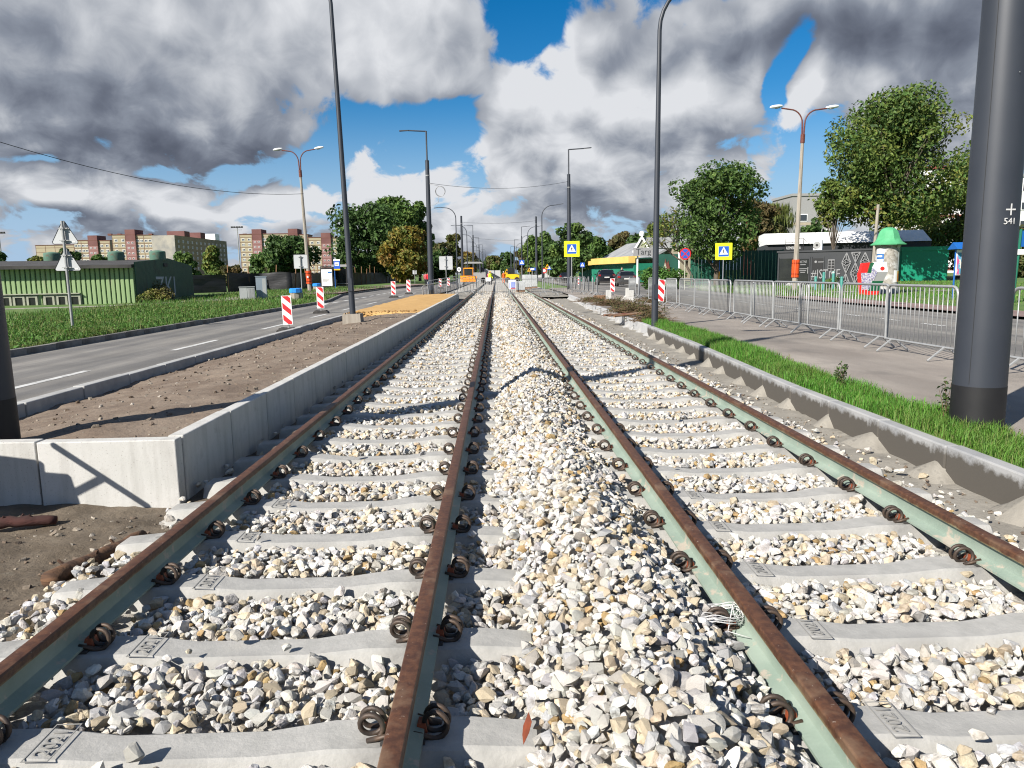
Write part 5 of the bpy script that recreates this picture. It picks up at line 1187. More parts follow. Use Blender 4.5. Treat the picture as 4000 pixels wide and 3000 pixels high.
# ------------------------------------------------------------------ houses behind the right trees
def house(px0,px1,pt,Y,label,wall,m2,storey=2.9,band=None,dep=10,roof=None):
    x0,x1=X_(px0,Y),X_(px1,Y); zt=Z_((px0+px1)/2,pt,Y); t=thing('block_of_flats',label,'building',((x0+x1)/2,Y,.2)); w=x1-x0
    MB().b2((-w/2,0,-.5),(w/2,dep,zt-.2)).build('wall',wall,t); MB().b2((-w/2-.2,-.2,zt-.199),(w/2+.2,dep+.2,zt+.25)).build('roof_edge',roof or m2,t)
    z=1.4; n=max(2,int(w/3.2))
    while z<zt-2:
        for i in range(n):
            xx=-w/2+w*(i+.5)/n
            f=MB().box((0,0,0),(1.5,.1,1.35)).build('window','white_frame',t,(xx,-.04,z+.6)); MB().box((0,-.07,0),(1.25,.05,1.1)).build('pane','window_glass',f)
        if band: MB().b2((-w/2+.05,-.035,z-.75),(w/2-.05,-.001,z-.25)).build('band',band,t)
        z+=storey
    return t
house(3560,3860,660,125.,'red and white block of flats glimpsed through the tall tree','white_roof','brick_red',band='brick_red')
house(3950,4080,690,120.,'white block of flats at the edge behind the thick pole','white_roof','grey_paint')
house(2962,3062,805,150.,'red walled house with maroon roof behind the weeping willow','brick_red','panel_maroon')
house(3085,3260,765,140.,'grey block with yellow strip behind the white roofed hall','grey_paint','grey_paint',band='cream_wall')
# ------------------------------------------------------------------ vegetation
vr=np.random.default_rng(21)
def leaf_cloud(C,Rc,n_per,size,pal,rng,squash=.8,up=.35,shape='leaf',jit=.22):
    """leaves scattered through clumps: centres C, radii Rc -> rhombus faces with a colour per leaf"""
    V=[];COLS=[]
    pal=np.array(pal)
    for c,r in zip(C,Rc):
        n=int(n_per*(r/np.mean(Rc))**2); 
        d=rng.normal(size=(n,3)); d/=np.linalg.norm(d,axis=1)[:,None]; rad=r*rng.uniform(.35,1.,(n,1))**.45
        p=c+d*rad*np.array([1,1,squash])
        nrm=d*.75+rng.normal(0,.55,(n,3))+np.array([0,0,up]); nrm/=np.linalg.norm(nrm,axis=1)[:,None]
        t=np.cross(nrm,rng.normal(size=(n,3))); t/=np.linalg.norm(t,axis=1)[:,None]; b=np.cross(nrm,t)
        s=size*rng.uniform(.55,1.25,(n,1)); droop=np.array([0,0,-.25])*s
        if shape=='willow': t=np.array([0,0,-1.])+rng.normal(0,.12,(n,3)); b=np.cross(t,d); b/=np.linalg.norm(b,axis=1)[:,None]+1e-6; s=size*rng.uniform(.7,1.5,(n,1)); q=np.stack([p-t*s*1.3,p+b*s*.16,p+t*s*1.3,p-b*s*.16],1)
        else: q=np.stack([p-t*s,p+b*s*.55+nrm*s*.12,p+t*s+droop,p-b*s*.55+nrm*s*.12],1)
        V.append(q.reshape(-1,3)); base=pal[rng.integers(0,len(pal))]*.55+pal[rng.integers(0,len(pal),n)]*.45
        COLS.append(np.repeat(np.clip(base*rng.normal(1,jit,(n,1)),.004,.6),4,0))
    V=np.concatenate(V); T=np.arange(len(V)).reshape(-1,4); return V,T,np.concatenate(COLS)
def limbs(mb,base,H,C,rng,r0,n=9):
    top=Vector((rng.normal(0,.02)*H,rng.normal(0,.02)*H,H*.72)); mb.tube([base,base.lerp(top,.35)+Vector((rng.normal(0,.015)*H,0,0)),base.lerp(top,.7),top],[r0,r0*.72,r0*.42,r0*.12],8)
    idx=rng.permutation(len(C))[:n]
    for i in idx:
        c=Vector(C[i]); f=min(.85,max(.18,(c.z/H)*.62)); s=base.lerp(top,f); m=s.lerp(c,.5)+Vector((0,0,.04*H))
        mb.tube([s,m,c],[r0*.34*(1-f*.5),r0*.2,r0*.05],5)
G_DARK=[(0.043,0.087,0.023),(0.058,0.113,0.029),(0.035,0.072,0.020),(0.075,0.131,0.035)]
G_MID=[(0.072,0.138,0.029),(0.099,0.171,0.038),(0.058,0.116,0.026),(0.131,0.189,0.043)]
G_YEL=[(0.123,0.167,0.032),(0.167,0.181,0.036),(0.087,0.138,0.029),(0.203,0.189,0.043)]
G_AUT=[(0.246,0.152,0.023),(0.290,0.189,0.029),(0.145,0.145,0.029),(0.203,0.094,0.020),(0.109,0.123,0.029)]
G_BRN=[(0.109,0.087,0.036),(0.087,0.090,0.032),(0.138,0.094,0.036),(0.072,0.087,0.029)]
def tree(px,pb,Y,pt,pw,label,pal,name='tree',clumps=26,leaves=150,size=.32,trunk=.22,low=.25,shape='round',z0=.2,gaps=.0,seed=None,lshape='leaf',group=None,dx=0.,bare=False):
    """px base pixel column, pt top pixel row, pw crown width in pixels, at distance Y"""
    rng=np.random.default_rng(seed if seed is not None else int(px*7+Y)); X=X_(px,Y); H=Z_(px,pt,Y)-z0; Wd=pw*Y/F/2
    t=thing(name,label,'tree',(X,Y,z0),0,group); zc=H*(low+1)/2; hz=H*(1-low)/2; C=[];RC=[]
    clumps=int(clumps*1.75); leaves=leaves*.50
    for i in range(clumps):
        if shape=='cone': f=rng.uniform(0,1)**1.3; z=H*(low+(1-low)*f); w=Wd*(1-f)*.95+.1
        elif shape=='poplar': f=rng.uniform(0,1); z=H*(low+(1-low)*f); w=Wd*math.sin(PI*min(1,.12+.86*f))**.6
        else:
            u=rng.uniform(-.95,.95); z=zc+hz*u*rng.uniform(.85,1.06); w=Wd*math.sqrt(max(0,1-u*u))*rng.uniform(.7,1.18)
        a=rng.uniform(0,2*PI); q=w*math.sqrt(rng.uniform(.02,1.)); r=(.17+.20*rng.random()**1.5)*min(Wd,hz)*(1.25 if shape=='poplar' else 1.)+.25*size*3
        z=min(z,H-r*.75); C.append((dx+q*math.cos(a)*.92,q*math.sin(a)*.92,z)); RC.append(r)
    C=np.array(C);RC=np.array(RC)
    nf=max(4,clumps//7); fz=rng.uniform(low+.12,.86,nf)*H; fw=Wd*(.45 if shape!='cone' else .25)
    C=np.concatenate([C,np.stack([rng.normal(0,.5,nf)*fw,rng.normal(0,.5,nf)*fw,fz],1)]); RC=np.concatenate([RC,np.full(nf,.42*min(Wd,hz)*(1.3 if shape=='poplar' else 1))])
    V,T,K_=leaf_cloud(C,RC,leaves,size,pal,rng,shape=lshape); cr=raw_mesh('crown',V,T,K_,'leaf',t)
    mb=MB(); limbs(mb,Vector((0,0,-.2)),H,C,rng,trunk,n=min(26,clumps)); mb.build('trunk','bark',t,smooth=60)
    return t
# right side, near to far
tree(2797,1112,61.,640,400,'broad green tree with a short trunk behind the yellow framed crossing sign',G_MID+G_DARK,clumps=40,leaves=330,size=.17,trunk=.24,low=.20,z0=.28,seed=4)
bt=thing('bare_branch_tree','sparse half bare tree leaning towards the curved lamp','tree',(X_(2700,63),63.,.28))
mb=MB(); rr=np.random.default_rng(3); tips=[]
def branch(p,d,L,r,k):
    q=p+d*L; mb.tube([p,p.lerp(q,.5)+Vector(rr.normal(0,.06*L,3)),q],[r,r*.8,r*.6],5)
    if k==0: tips.append(q); return
    for i in range(2+(k>2)): branch(q,(d+Vector(rr.normal(0,.42,3))+Vector((-.10,0,.05))).normalized(),L*rr.uniform(.62,.85),r*.6,k-1)
branch(Vector((0,0,-.2)),Vector((-.22,0,1)).normalized(),1.9,.16,5); mb.build('trunk','bark',bt,smooth=60)
tp_=np.array([q[:] for q in tips]); V,T,K_=leaf_cloud(tp_[::2],np.full(len(tp_[::2]),.28),9,.12,G_YEL,rr); raw_mesh('crown',V,T,K_,'leaf',bt)
tree(3450,1095,64.,352,560,'tall spreading tree with yellowing leaves behind the kiosk',G_MID+G_YEL+G_DARK,clumps=84,leaves=330,size=.185,trunk=.34,low=.30,z0=.3,seed=12)
tree(3255,1095,63.,700,190,'low side crown of a smaller tree between the old lamp and the tall tree',G_MID+G_YEL,clumps=13,leaves=240,size=.17,trunk=.12,low=.55,z0=.3,seed=8)
tree(3745,1090,74.,590,280,'dense yellowish green tree beside the thick pole marked 541',G_YEL+G_MID,clumps=34,leaves=260,size=.2,trunk=.25,low=.12,z0=.35,seed=15)
tree(3610,1090,82.,850,330,'dark brownish bushy tree behind the green shed',G_BRN+G_DARK,clumps=26,leaves=220,size=.22,trunk=.18,low=.05,z0=.3,seed=16)
tree(3985,1085,70.,880,200,'dark bushy tree behind the green signpost',G_DARK+G_BRN,clumps=22,leaves=200,size=.22,trunk=.18,low=.05,z0=.3,seed=17)
tree(3015,1080,105.,800,170,'weeping willow in front of the red walled house',[(.11,.13,.03),(.085,.11,.028)],clumps=24,leaves=150,size=.35,trunk=.2,low=.3,lshape='willow',seed=18)
tree(2945,1085,96.,770,180,'reddish brown tree behind the broad green one',G_BRN,clumps=20,leaves=170,size=.3,trunk=.2,seed=19)
tree(3180,1080,100.,850,120,'dark tree in front of the grey block',G_DARK,clumps=14,leaves=150,size=.3,seed=20)
for i,(px,pb,Y,pt,pw,pal,lab) in enumerate(((2235,1090,112,872,150,G_MID+G_DARK,'tall dark green tree beside the yellow framed crossing sign pole'),(2120,1090,128,905,120,G_MID,'green roadside tree behind the blue crossing sign'),(2170,1088,120,940,110,G_DARK,'dark roadside tree between two taller ones'),(2080,1085,165,935,90,G_MID,'smaller far roadside tree near the slim lamps'),(2310,1085,140,925,120,G_MID+G_DARK,'rounded green tree behind the market roofs'),(2370,1085,150,960,110,G_DARK,'low dark tree behind the grey market roofs'),(2425,1080,150,905,110,G_BRN,'half bare brownish tree behind the market gate'),(2500,1080,140,910,150,G_DARK,'dark tree behind the gabled gate'),(2570,1080,110,860,150,G_YEL+G_DARK,'olive tree behind the curved lamp'),(2040,1080,230,975,70,G_BRN,'far brownish tree by the slim poles on the market side'),(1985,1075,300,985,60,G_DARK,'far dark tree at the end of the slim poles'))):
    tree(px,pb,Y,pt,pw,lab,pal,clumps=22 if Y<160 else 12,leaves=170 if Y<160 else 90,size=.0030*Y,trunk=.0022*Y,low=.14,z0=.2,seed=40+i)
# left side
for i,(px,pb,Y,pt,pw,pal,lab,sh,cl) in enumerate(((1125,1088,112,920,240,G_DARK,'broad dark green tree hiding the flats behind the black fence','round',34),(1035,1088,108,985,120,G_MID+G_DARK,'lighter bushy tree at the foot of the flats','round',18),(1440,1088,126,795,300,G_DARK,'huge dark green tree behind the receding fence','round',46),(1375,1088,118,905,120,G_DARK,'lower dark tree edging the huge one','round',18),(1550,1085,150,768,190,G_MID,'tall light green poplar clump behind the huge dark tree','poplar',34),(1640,1085,152,785,90,G_MID,'narrow light green poplar behind a traction pole','poplar',20),(1585,1088,116,885,180,G_AUT+G_YEL,'golden autumn tree before the poplars','round',36),(1725,1085,170,945,110,G_BRN+G_DARK,'brownish tree behind the square sign','round',20),(1775,1085,190,915,60,G_YEL+G_BRN,'slim olive poplar behind the square sign','poplar',14),(1690,1088,140,985,100,G_DARK,'low dark tree beside the two walkers','round',16),(1830,1082,230,985,70,G_AUT+G_BRN,'far rusty tree behind the orange road roller','round',14),(1865,1078,300,1010,50,G_DARK,'far dark tree behind the roller','round',10),(1930,1072,420,1000,60,G_BRN+G_MID,'far tree closing the end of the tracks','round',14),(1965,1072,420,1020,50,G_DARK,'far low tree closing the end of the tracks','round',10),
  (835,1085,118,960,105,G_MID+G_YEL,'pointed yellowish green tree behind the tarp screen','cone',24),(912,1088,116,1035,90,G_BRN,'low brown shrubbery beside the floodlight mast','round',12),(725,1040,95,985,80,G_MID,'green treetop behind the dark gable','round',12),(405,1040,100,988,75,G_MID,'small green treetop behind the hall roof','round',12),(145,1045,110,1000,70,G_YEL,'small yellowish treetop left behind the hall','round',10),(15,1050,120,985,60,G_DARK,'dark treetop at the floodlight mast behind the hall','round',10),(275,1040,105,970,90,G_DARK,'dark treetop behind the pair of triangular signs','round',10))):
    tree(px,pb,Y,pt,pw,lab,pal,clumps=cl,leaves=190,size=.0030*Y,trunk=.0022*Y,low=.10 if sh!='cone' else .05,shape=sh,z0=.2,seed=80+i)
def shrub(name,x,y,z,w,h,label,pal,n=10,leaves=120,size=.09,seed=1,cat='shrub',flat=1.):
    rng=np.random.default_rng(seed); t=thing(name,label,cat,(x,y,z)); C=np.stack([rng.uniform(-w/2,w/2,n)*.8,rng.uniform(-w/2,w/2,n)*.6*flat,rng.uniform(.15,.85,n)*h*.8],1); RC=rng.uniform(.22,.4,n)*min(w,h)
    V,T,K_=leaf_cloud(C,RC,leaves,size,pal,rng); raw_mesh('foliage',V,T,K_,'leaf',t)
    mb=MB()
    for c in C: mb.tube([(c[0]*.2,c[1]*.2,-.1),(c[0]*.7,c[1]*.7,c[2]*.6),tuple(c)],[.03,.02,.008],4)
    mb.build('stems','bark',t); return t
shrub('leafy_shrub',X_(2590,57),57.,.22,3.2,1.9,'lush green shrub behind the barriers and the curved lamp',[(.06,.14,.025),(.08,.17,.03),(.05,.11,.02)],26,190,.11,3); shrub('hall_shrub',X_(590,C0.y),C0.y+.2,.15,1.3,1.15,'yellowing shrub against the dark gable of the hall',G_YEL+G_BRN,14,130,.07,5); shrub('hall_shrub',X_(632,C0.y+4),C0.y+4.,.15,1.1,1.6,'thin brownish shrub against the dark gable with graffiti',G_BRN,12,60,.07,6)
shrub('weed_clump',X_(3243,50),50.,.25,.9,.9,'weedy bush around the white topped bollard',G_MID,9,70,.07,7,'weed')
# ---- grass
def blades(name,X,Y,zf,h0,h1,w,pal,rng,lean=.5,parent=None,dry=1.):
    n=len(X); h=rng.uniform(h0,h1,(n,1)); a=rng.uniform(0,2*PI,n); tv=np.stack([np.cos(a),np.sin(a),np.zeros(n)],1); b=np.stack([-np.sin(a),np.cos(a),np.zeros(n)],1)
    f=np.clip(np.array([nz2(x,y,.45,7.)*1.1+nz2(x,y,1.6,4.)*.8 for x,y in zip(X,Y)])*1.3,0,.75)[:,None]*dry
    h=h*(1.25-.6*f)*(.75+.9*np.clip(np.array([nz2(x,y,.9,2.) for x,y in zip(X,Y)])+.3,0,1))[:,None]
    z=np.array([zf(x,y) for x,y in zip(X,Y)]) if callable(zf) else np.full(n,zf); p=np.stack([X,Y,z-.01],1); ww=w*rng.uniform(.7,1.3,(n,1)); ln=rng.uniform(.1,1.,(n,1))*lean
    up=np.array([0,0,1.]); m=p+up*h*.6+b*h*ln*.35; tip=p+up*h*(1-.25*ln)+b*h*ln
    V=np.stack([p-tv*ww,p+tv*ww,m+tv*ww*.7,m-tv*ww*.7,tip],1); k=np.arange(n)[:,None]*5
    T=np.concatenate([k+np.array([[0,1,2]]),k+np.array([[0,2,3]]),k+np.array([[3,2,4]])]); c=np.array(pal)[rng.integers(0,len(pal),n)]*rng.normal(1,.18,(n,1)); c=c*(1-f)+np.array([.20,.19,.07])*f*rng.normal(.9,.2,(n,1))
    return tag(raw_mesh(name,V.reshape(-1,3),T,np.repeat(np.clip(c,.005,.6),5,0),'grass_blade',parent),kind='stuff')
GP=[(.075,.22,.022),(.10,.27,.03),(.055,.165,.016),(.13,.30,.05),(.17,.22,.06)]
n=52000; yy=3.+17.8*vr.random(n)**1.7; xx=np.array([lerp_poly(KR,y) for y in yy])+.13+vr.random(n)*(np.array([lerp_poly(GR,y) for y in yy])-np.array([lerp_poly(KR,y) for y in yy])-.16+.10*np.sin(yy*3.1)*vr.random(n))
o=blades('grass_strip',xx,yy,.165,.045,.135,.0035,GP,vr,.8,None,.3); tag(o,'bright green grass strip between the kerb and the pavement','grass')
n=3000; yy=vr.uniform(3.,20.,n); e=np.array([lerp_poly(GR,y) for y in yy]); blades('grass_edge_weeds',e+vr.normal(0,.07,n),yy,.165,.02,.09,.006,GP+[(.2,.17,.08)],vr,.9)
struct('strip_soil',MB().add([(lerp_poly(KR,y)+.1+(lerp_poly(GR,y)-lerp_poly(KR,y)-.14)*i,y,.171) for y in (-6,3,9,12,16,20.6) for i in (0,1)],[(2*k,2*k+1,2*k+3,2*k+2) for k in range(5)]),'grass_ground',fix=False)
# weeds on the left verge: broad leaves and blades
n=42000; yy=9.+30.*vr.random(n)**1.5; xx=np.array([lerp_poly(LK,y) for y in yy])-.12-8.5*vr.random(n)**1.25
WP=[(.09,.20,.035),(0.070,0.167,0.029),(0.090,0.210,0.035),(0.055,0.123,0.023),(0.123,0.225,0.046),(0.174,0.181,0.065)]
o=blades('verge_grass',xx,yy,verge_z,.05,.20,.010,WP,vr,.9); tag(o,'weedy green grass covering the road verge','grass')
n=5200; yy=9.+26.*vr.random(n)**1.4; xx=np.array([lerp_poly(LK,y) for y in yy])-.15-6.*vr.random(n)**1.2
C=np.stack([xx,yy,np.array([verge_z(a,b) for a,b in zip(xx,yy)])+.06],1); V,T,K_=leaf_cloud(C,np.full(n,.10),5,.045,WP,vr,.5); tag(raw_mesh('verge_weeds',V,T,K_,'leaf'),'broad leaved weeds growing on the road verge','weeds',kind='stuff')
n=16000; yy=38+45*vr.random(n); xx=np.array([lerp_poly(LK,y) for y in yy])-.2-9*vr.random(n); o=blades('far_verge_grass',xx,yy,verge_z,.06,.22,.02,WP,vr,.9)
n=15000; yy=24+40*vr.random(n); xx=15.5+22*vr.random(n); keep=(np.hypot(xx-X_(3170,47),yy-47)>.1); o=blades('right_verge_grass',xx[keep],yy[keep],verge_zr,.05,.16,.016,GP,vr,.9)
n=2500; yy=vr.uniform(36,52,n); xx=vr.uniform(13.9,15.4,n); o=blades('kerbside_weeds',xx,yy,.2,.10,.40,.018,WP,vr,.8)
# single plants at the edge of the grass strip
def weed(x,y,z,h,label,seed,n=7):
    rng=np.random.default_rng(seed); t=thing('tall_weed',label,'weed',(x,y,z)); mb=MB(); tips=[]
    for i in range(n):
        a=rng.uniform(0,2*PI); r=rng.uniform(.03,.22)*h; p=Vector((r*math.cos(a),r*math.sin(a),h*rng.uniform(.55,1))); mb.tube([(0,0,-.02),tuple(p*.5+Vector((0,0,.08*h))),tuple(p)],[.004,.003,.0015],4)
        for f in (.45,.65,.85,1.): tips.append(tuple(p*f))
    mb.build('stems','twig',t); V,T,K_=leaf_cloud(np.array(tips),np.full(len(tips),.035),5,.022,[(.05,.09,.025),(.07,.11,.03),(.03,.05,.02)],rng); raw_mesh('leaves',V,T,K_,'leaf',t)
q=at(3285,1520,.165); weed(q.x,q.y,.165,.34,'dark leafy weed at the edge of the grass strip',1); q=at(3700,1655,.165); weed(q.x-.02,q.y,.165,.42,'dry thin weed beside the thick pole marked 541',2,5)
# ------------------------------------------------------------------ vehicles
def wheel(parent,x,y,r=.32,w=.2):
    t=MB().tube([(x-w/2,y,r),(x+w/2,y,r)],r,20).build('wheel','tyre',parent,smooth=40)
    MB().tube([(x-w/2-.006,y,r),(x+w/2+.006,y,r)],r*.62,14).build('rim','alloy',t)
def car(px,py,Y,label,paint,L=4.3,W=1.8,H=1.5,rz=0.,suv=False,lamps=True,cat='car'):
    p=at(px,py,.18); p=p*(Y/p.y); t=thing('parked_car',label,cat,(p.x,Y,.165),rz)
    hw=W/2; bh=.62*H if not suv else .60*H
    # sections along y (0 = rear): (y, half width at sill, half width at shoulder, z bottom, shoulder z, roof half width, roof z)
    secs=[(0.,hw*.86,hw*.90,.34,.70*H*.86,hw*.74,.70*H*.90),(.10,hw*.95,hw*.97,.22,.66*H,hw*.76,.74*H),(.45,hw,hw,.2,.655*H,hw*.72,.97*H),(1.2,hw,hw,.2,.65*H,hw*.72,H),(2.1,hw,hw,.2,.63*H,hw*.71,.985*H),(2.9,hw,hw*.99,.2,.62*H,hw*.66,.78*H),(3.3,hw,hw*.97,.2,.60*H,hw*.6,.625*H),(L-.25,hw*.94,hw*.9,.22,.5*H,hw*.55,.52*H),(L,hw*.8,hw*.75,.34,.42*H,hw*.5,.44*H)]
    vs=[];fs=[];m=10
    for y,a,b,z0,zs,c,zr in secs:
        half=[(a*.9,z0),(a,z0+.12),(b,zs*.75),(b*.985,zs),(c,zr)]
        row=[(x,y,z) for x,z in half]+[(-x,y,z) for x,z in reversed(half)]; vs+=row
    for i in range(len(secs)-1):
        for k in range(m): fs.append((i*m+k,i*m+(k+1)%m,(i+1)*m+(k+1)%m,(i+1)*m+k))
    fs+=[tuple(range(m)),tuple((len(secs)-1)*m+k for k in range(m-1,-1,-1))]
    o=MB().add(vs,fs).build('body',paint,t,smooth=50); sb=o.modifiers.new('round','SUBSURF'); sb.levels=1; sb.render_levels=2
    rg=MB().add([(-hw*.70,.04,.69*H),(hw*.70,.04,.69*H),(hw*.62,.36,.935*H),(-hw*.62,.36,.935*H),(-hw*.70,.10,.69*H),(hw*.70,.10,.69*H),(hw*.62,.42,.93*H),(-hw*.62,.42,.93*H)],[(0,1,2,3),(7,6,5,4),(0,4,5,1),(1,5,6,2),(2,6,7,3),(3,7,4,0)]); rg.build('rear_window','car_glass',t)
    for s in (-1,1):
        sw=MB().add([(s*hw*.955,.55,.665*H),(s*hw*.955,2.75,.64*H),(s*hw*.70,2.3,.93*H),(s*hw*.735,.7,.93*H),(s*hw*.9,.55,.665*H),(s*hw*.9,2.75,.64*H),(s*hw*.66,2.3,.93*H),(s*hw*.69,.7,.93*H)],[(0,1,2,3),(7,6,5,4),(0,4,5,1),(1,5,6,2),(2,6,7,3),(3,7,4,0)]); sw.build('side_window','car_glass',t)
        if lamps: MB().box((s*hw*.80,.03,.60*H),(.26,.14,.16),0,rz=s*.25).build('tail_light','tail_red',t)
        MB().box((s*(hw+.09),2.45,.66*H),(.2,.12,.13),0,top=.8).build('mirror',paint,t)
        for y in (.78,L-.85): wheel(t,s*(hw-.1),y)
    MB().b2((-.26,-.03,.48*H-.06),(.26,.02,.48*H+.06)).build('number_plate','plate',t); MB().b2((-hw*.8,-.015,.26),(hw*.8,.12,.40)).build('bumper','rubber',t)
    return t
car(2449,1118,70.,'grey hatchback parked before the green market wall','car_grey',4.3,1.82,1.5,R(-4)); car(2371,1112,79.,'black car parked behind the grey hatchback','car_black',4.5,1.88,1.72,R(-3),True)
car(1932,1082,128.,'far black car crossing the end of the tracks','car_black',4.6,1.8,1.45,R(80),lamps=False); car(2210,1085,104.,'far dark car half hidden by a traction pole','car_black',4.3,1.8,1.5,R(-5))
car(1862,1082,140.,'far silver car behind the orange road roller','car_grey',4.3,1.8,1.5,R(170))
def van(px,Y,label,w=2.,h=2.3,L=5.,rz=0.,col='car_white'):
    x=X_(px,Y); t=thing('far_van',label,'van',(x,Y,.15),rz); MB().prism([(0,.35),(L,.35),(L,1.2),(L-.7,1.35),(L-1.3,h),(0.05,h)],-w/2,w/2,0,'x').build('body',col,t,smooth=30)
    MB().prism([(L-.68,1.38),(L-1.25,h-.12),(L-1.9,h-.12),(L-1.9,1.38)],-w/2-.01,w/2+.01,0,'x').build('window','car_glass',t)
    for s in (-1,1):
        for y in (.9,L-.9): wheel(t,s*(w/2-.12),y,.36)
van(1953,205.,'far white van at the end of the tracks',rz=R(100)); van(2160,178.,'far white van before the dark roadside trees',rz=R(95)); 
# orange road roller and workers
rr_=thing('road_roller','orange road roller with a cab behind the crossing barriers','road roller',(X_(1833,104),104.,.1)); 
MB().prism([(-1.5,.5),(1.2,.5),(1.3,1.3),(.9,1.45),(-1.5,1.45)],-.75,.75).build('body','orange_machine',rr_); MB().b2((-.95,-.7,2.55),(.75,.7,2.7)).build('cab_roof','orange_machine',rr_)
for x in (-.9,.65):
    for y in (-.62,.62): MB().box((x,y,2.),(.08,.08,1.1)).build('cab_post','orange_machine',rr_)
MB().b2((-.86,-.6,1.46),(.6,.6,2.5)).build('cab_glass','dark_glass',rr_)
for x in (-1.5,1.5): MB().tube([(x,-.7,.55),(x,.7,.55)],.55,20).build('drum','galv_dull',rr_,smooth=40)
rr_.scale=(.8,.8,.86)
ex=thing('grey_machine','grey paving machine with a sloping conveyor beyond the roller','paving machine',(X_(1885,120),120.,.1)); MB().b2((-2,-.8,.5),(.5,.8,1.7)).build('body','grey_paint',ex); MB().prism([(-.5,2.2),(2.6,.6),(2.8,.9),(-.3,2.6)],-.35,.35).build('conveyor','pole_grey',ex); MB().prism([(-3.,3.1),(.2,3.1),(-.3,3.35),(-2.6,3.4)],-1.2,1.2).build('canopy','grey_paint',ex)
for x in (-2.6,-.3): MB().box((x,0,2.4),(.08,1.8,1.5)).build('canopy_post','pole_grey',ex)
for x in (-1.6,.1): MB().tube([(x,-.8,.45),(x,.8,.45)],.45,16).build('wheel','tyre',ex,smooth=40)
ky=thing('yellow_loader','small far yellow loader before the dark roadside tree','loader',(X_(2000,118),118.,.1)); MB().prism([(-1,.5),(1.1,.5),(1.1,1.2),(.4,1.35),(-1,1.35)],-.7,.7).build('body','yellow_sign',ky); MB().b2((-.7,-.6,1.36),(.3,.6,2.3)).build('cab','dark_glass',ky)
for x in (-.7,.75): MB().tube([(x,-.8,.45),(x,.8,.45)],.45,14).build('wheel','tyre',ky)
# wrapped pallets of paving
for i,(px,pt,w,Y,lb) in enumerate(((2058,1078,.50,72.,'white foil wrapped pallet stack next to the traction pole'),(2082,1079,.46,75.,'second white foil wrapped pallet stack beside the first'),(2033,1104,.38,60.,'low white concrete block stack behind the notice barrier'))):
    x=X_(px,Y); h=max(.7,Z_(px,pt,Y)-.1); t=thing('wrapped_pallet',lb,'pallet',(x,Y,.08),R(8)); MB().box((0,0,.07),(w*1.5,1.,.12)).build('pallet','wood',t); b=bevel_me(MB().box((0,0,.14+h/2),(w*1.5,1.,h)).mesh('wrapped_load','wrap_white'),.04); link('wrapped_load',b,t)
# ------------------------------------------------------------------ people (small and far): one skinned body each
def person(px,Y,z,label,h,top,legs,facing=0.,stride=.15,arm=.1,hat=None,sit=False):
    sk={'p':(0,0,.53),'c':(0,.01,.66),'s':(0,0,.80),'n':(0,0,.86),'h0':(0,-.005,.90),'h1':(0,-.005,.975),
        'sl':(.105,0,.795),'el':(.135,.02*0,.635),'wl':(.14,-arm,.50),'fl':(.14,-arm-.02,.455),'sr':(-.105,0,.795),'er':(-.135,0,.635),'wr':(-.14,arm*.6,.50),'fr':(-.14,arm*.6,.455),
        'hl':(.05,0,.50),'kl':(.055,-stride*.5,.275),'al':(.055,-stride*.45,.045),'tl':(.055,-stride*.45-.08,.02),'hr':(-.05,0,.50),'kr':(-.055,stride*.25,.275),'ar':(-.055,stride*.8,.05),'tr':(-.055,stride*.8-.08,.02)}
    rad={'p':.082,'c':.085,'s':.075,'n':.034,'h0':.052,'h1':.050,'sl':.042,'el':.032,'wl':.022,'fl':.024,'sr':.042,'er':.032,'wr':.022,'fr':.024,'hl':.062,'kl':.042,'al':.028,'tl':.025,'hr':.062,'kr':.042,'ar':.028,'tr':.025}
    ed=['p c','c s','s n','n h0','h0 h1','s sl','sl el','el wl','wl fl','s sr','sr er','er wr','wr fr','p hl','hl kl','kl al','al tl','p hr','hr kr','kr ar','ar tr']
    ks=list(sk); me=bpy.data.meshes.new('body'); me.from_pydata([tuple(c*h for c in sk[k]) for k in ks],[tuple(ks.index(q) for q in e.split()) for e in ed],[])
    o=bpy.data.objects.new('body',me); COL.objects.link(o); m=o.modifiers.new('skin','SKIN'); 
    for i,k in enumerate(ks): me.skin_vertices[0].data[i].radius=(rad[k]*h,rad[k]*h*(.8 if k in 'pcs' else 1)); me.skin_vertices[0].data[i].use_root=(k=='p')
    m2=o.modifiers.new('sub','SUBSURF'); m2.levels=1; bpy.context.view_layer.update()
    nm=bpy.data.meshes.new_from_object(o.evaluated_get(bpy.context.evaluated_depsgraph_get())); bpy.data.objects.remove(o)
    nm.materials.clear()
    for q in ('skin',top,legs,'hair','black'): nm.materials.append(MAT[q])
    for f in nm.polygons:
        c=f.center; zz=c.z/h; f.use_smooth=True
        if zz>.955 or (zz>.89 and c.y>.015*h): f.material_index=3
        elif zz>.845: f.material_index=0
        elif zz<.06: f.material_index=4
        elif zz>.50 and not (abs(c.x)>.115*h and zz<.50): f.material_index=1
        elif abs(c.x)>.115*h: f.material_index=0
        else: f.material_index=2
    t=thing('person',label,'person',(X_(px,Y),Y,z),facing); link('body',nm,t)
    fc=MB()
    for s in (-1,1): fc.box((s*.018*h,-.058*h,.935*h),(.012*h,.006*h,.006*h))
    fc.box((0,-.062*h,.922*h),(.012*h,.014*h,.018*h),0); fc.build('face_features','skin',t)
    if hat: MB().lathe([(.062*h,.945*h),(.060*h,.97*h),(.045*h,1.0*h),(.01*h,1.01*h)],12).build('helmet',hat,t,smooth=50)
    return t
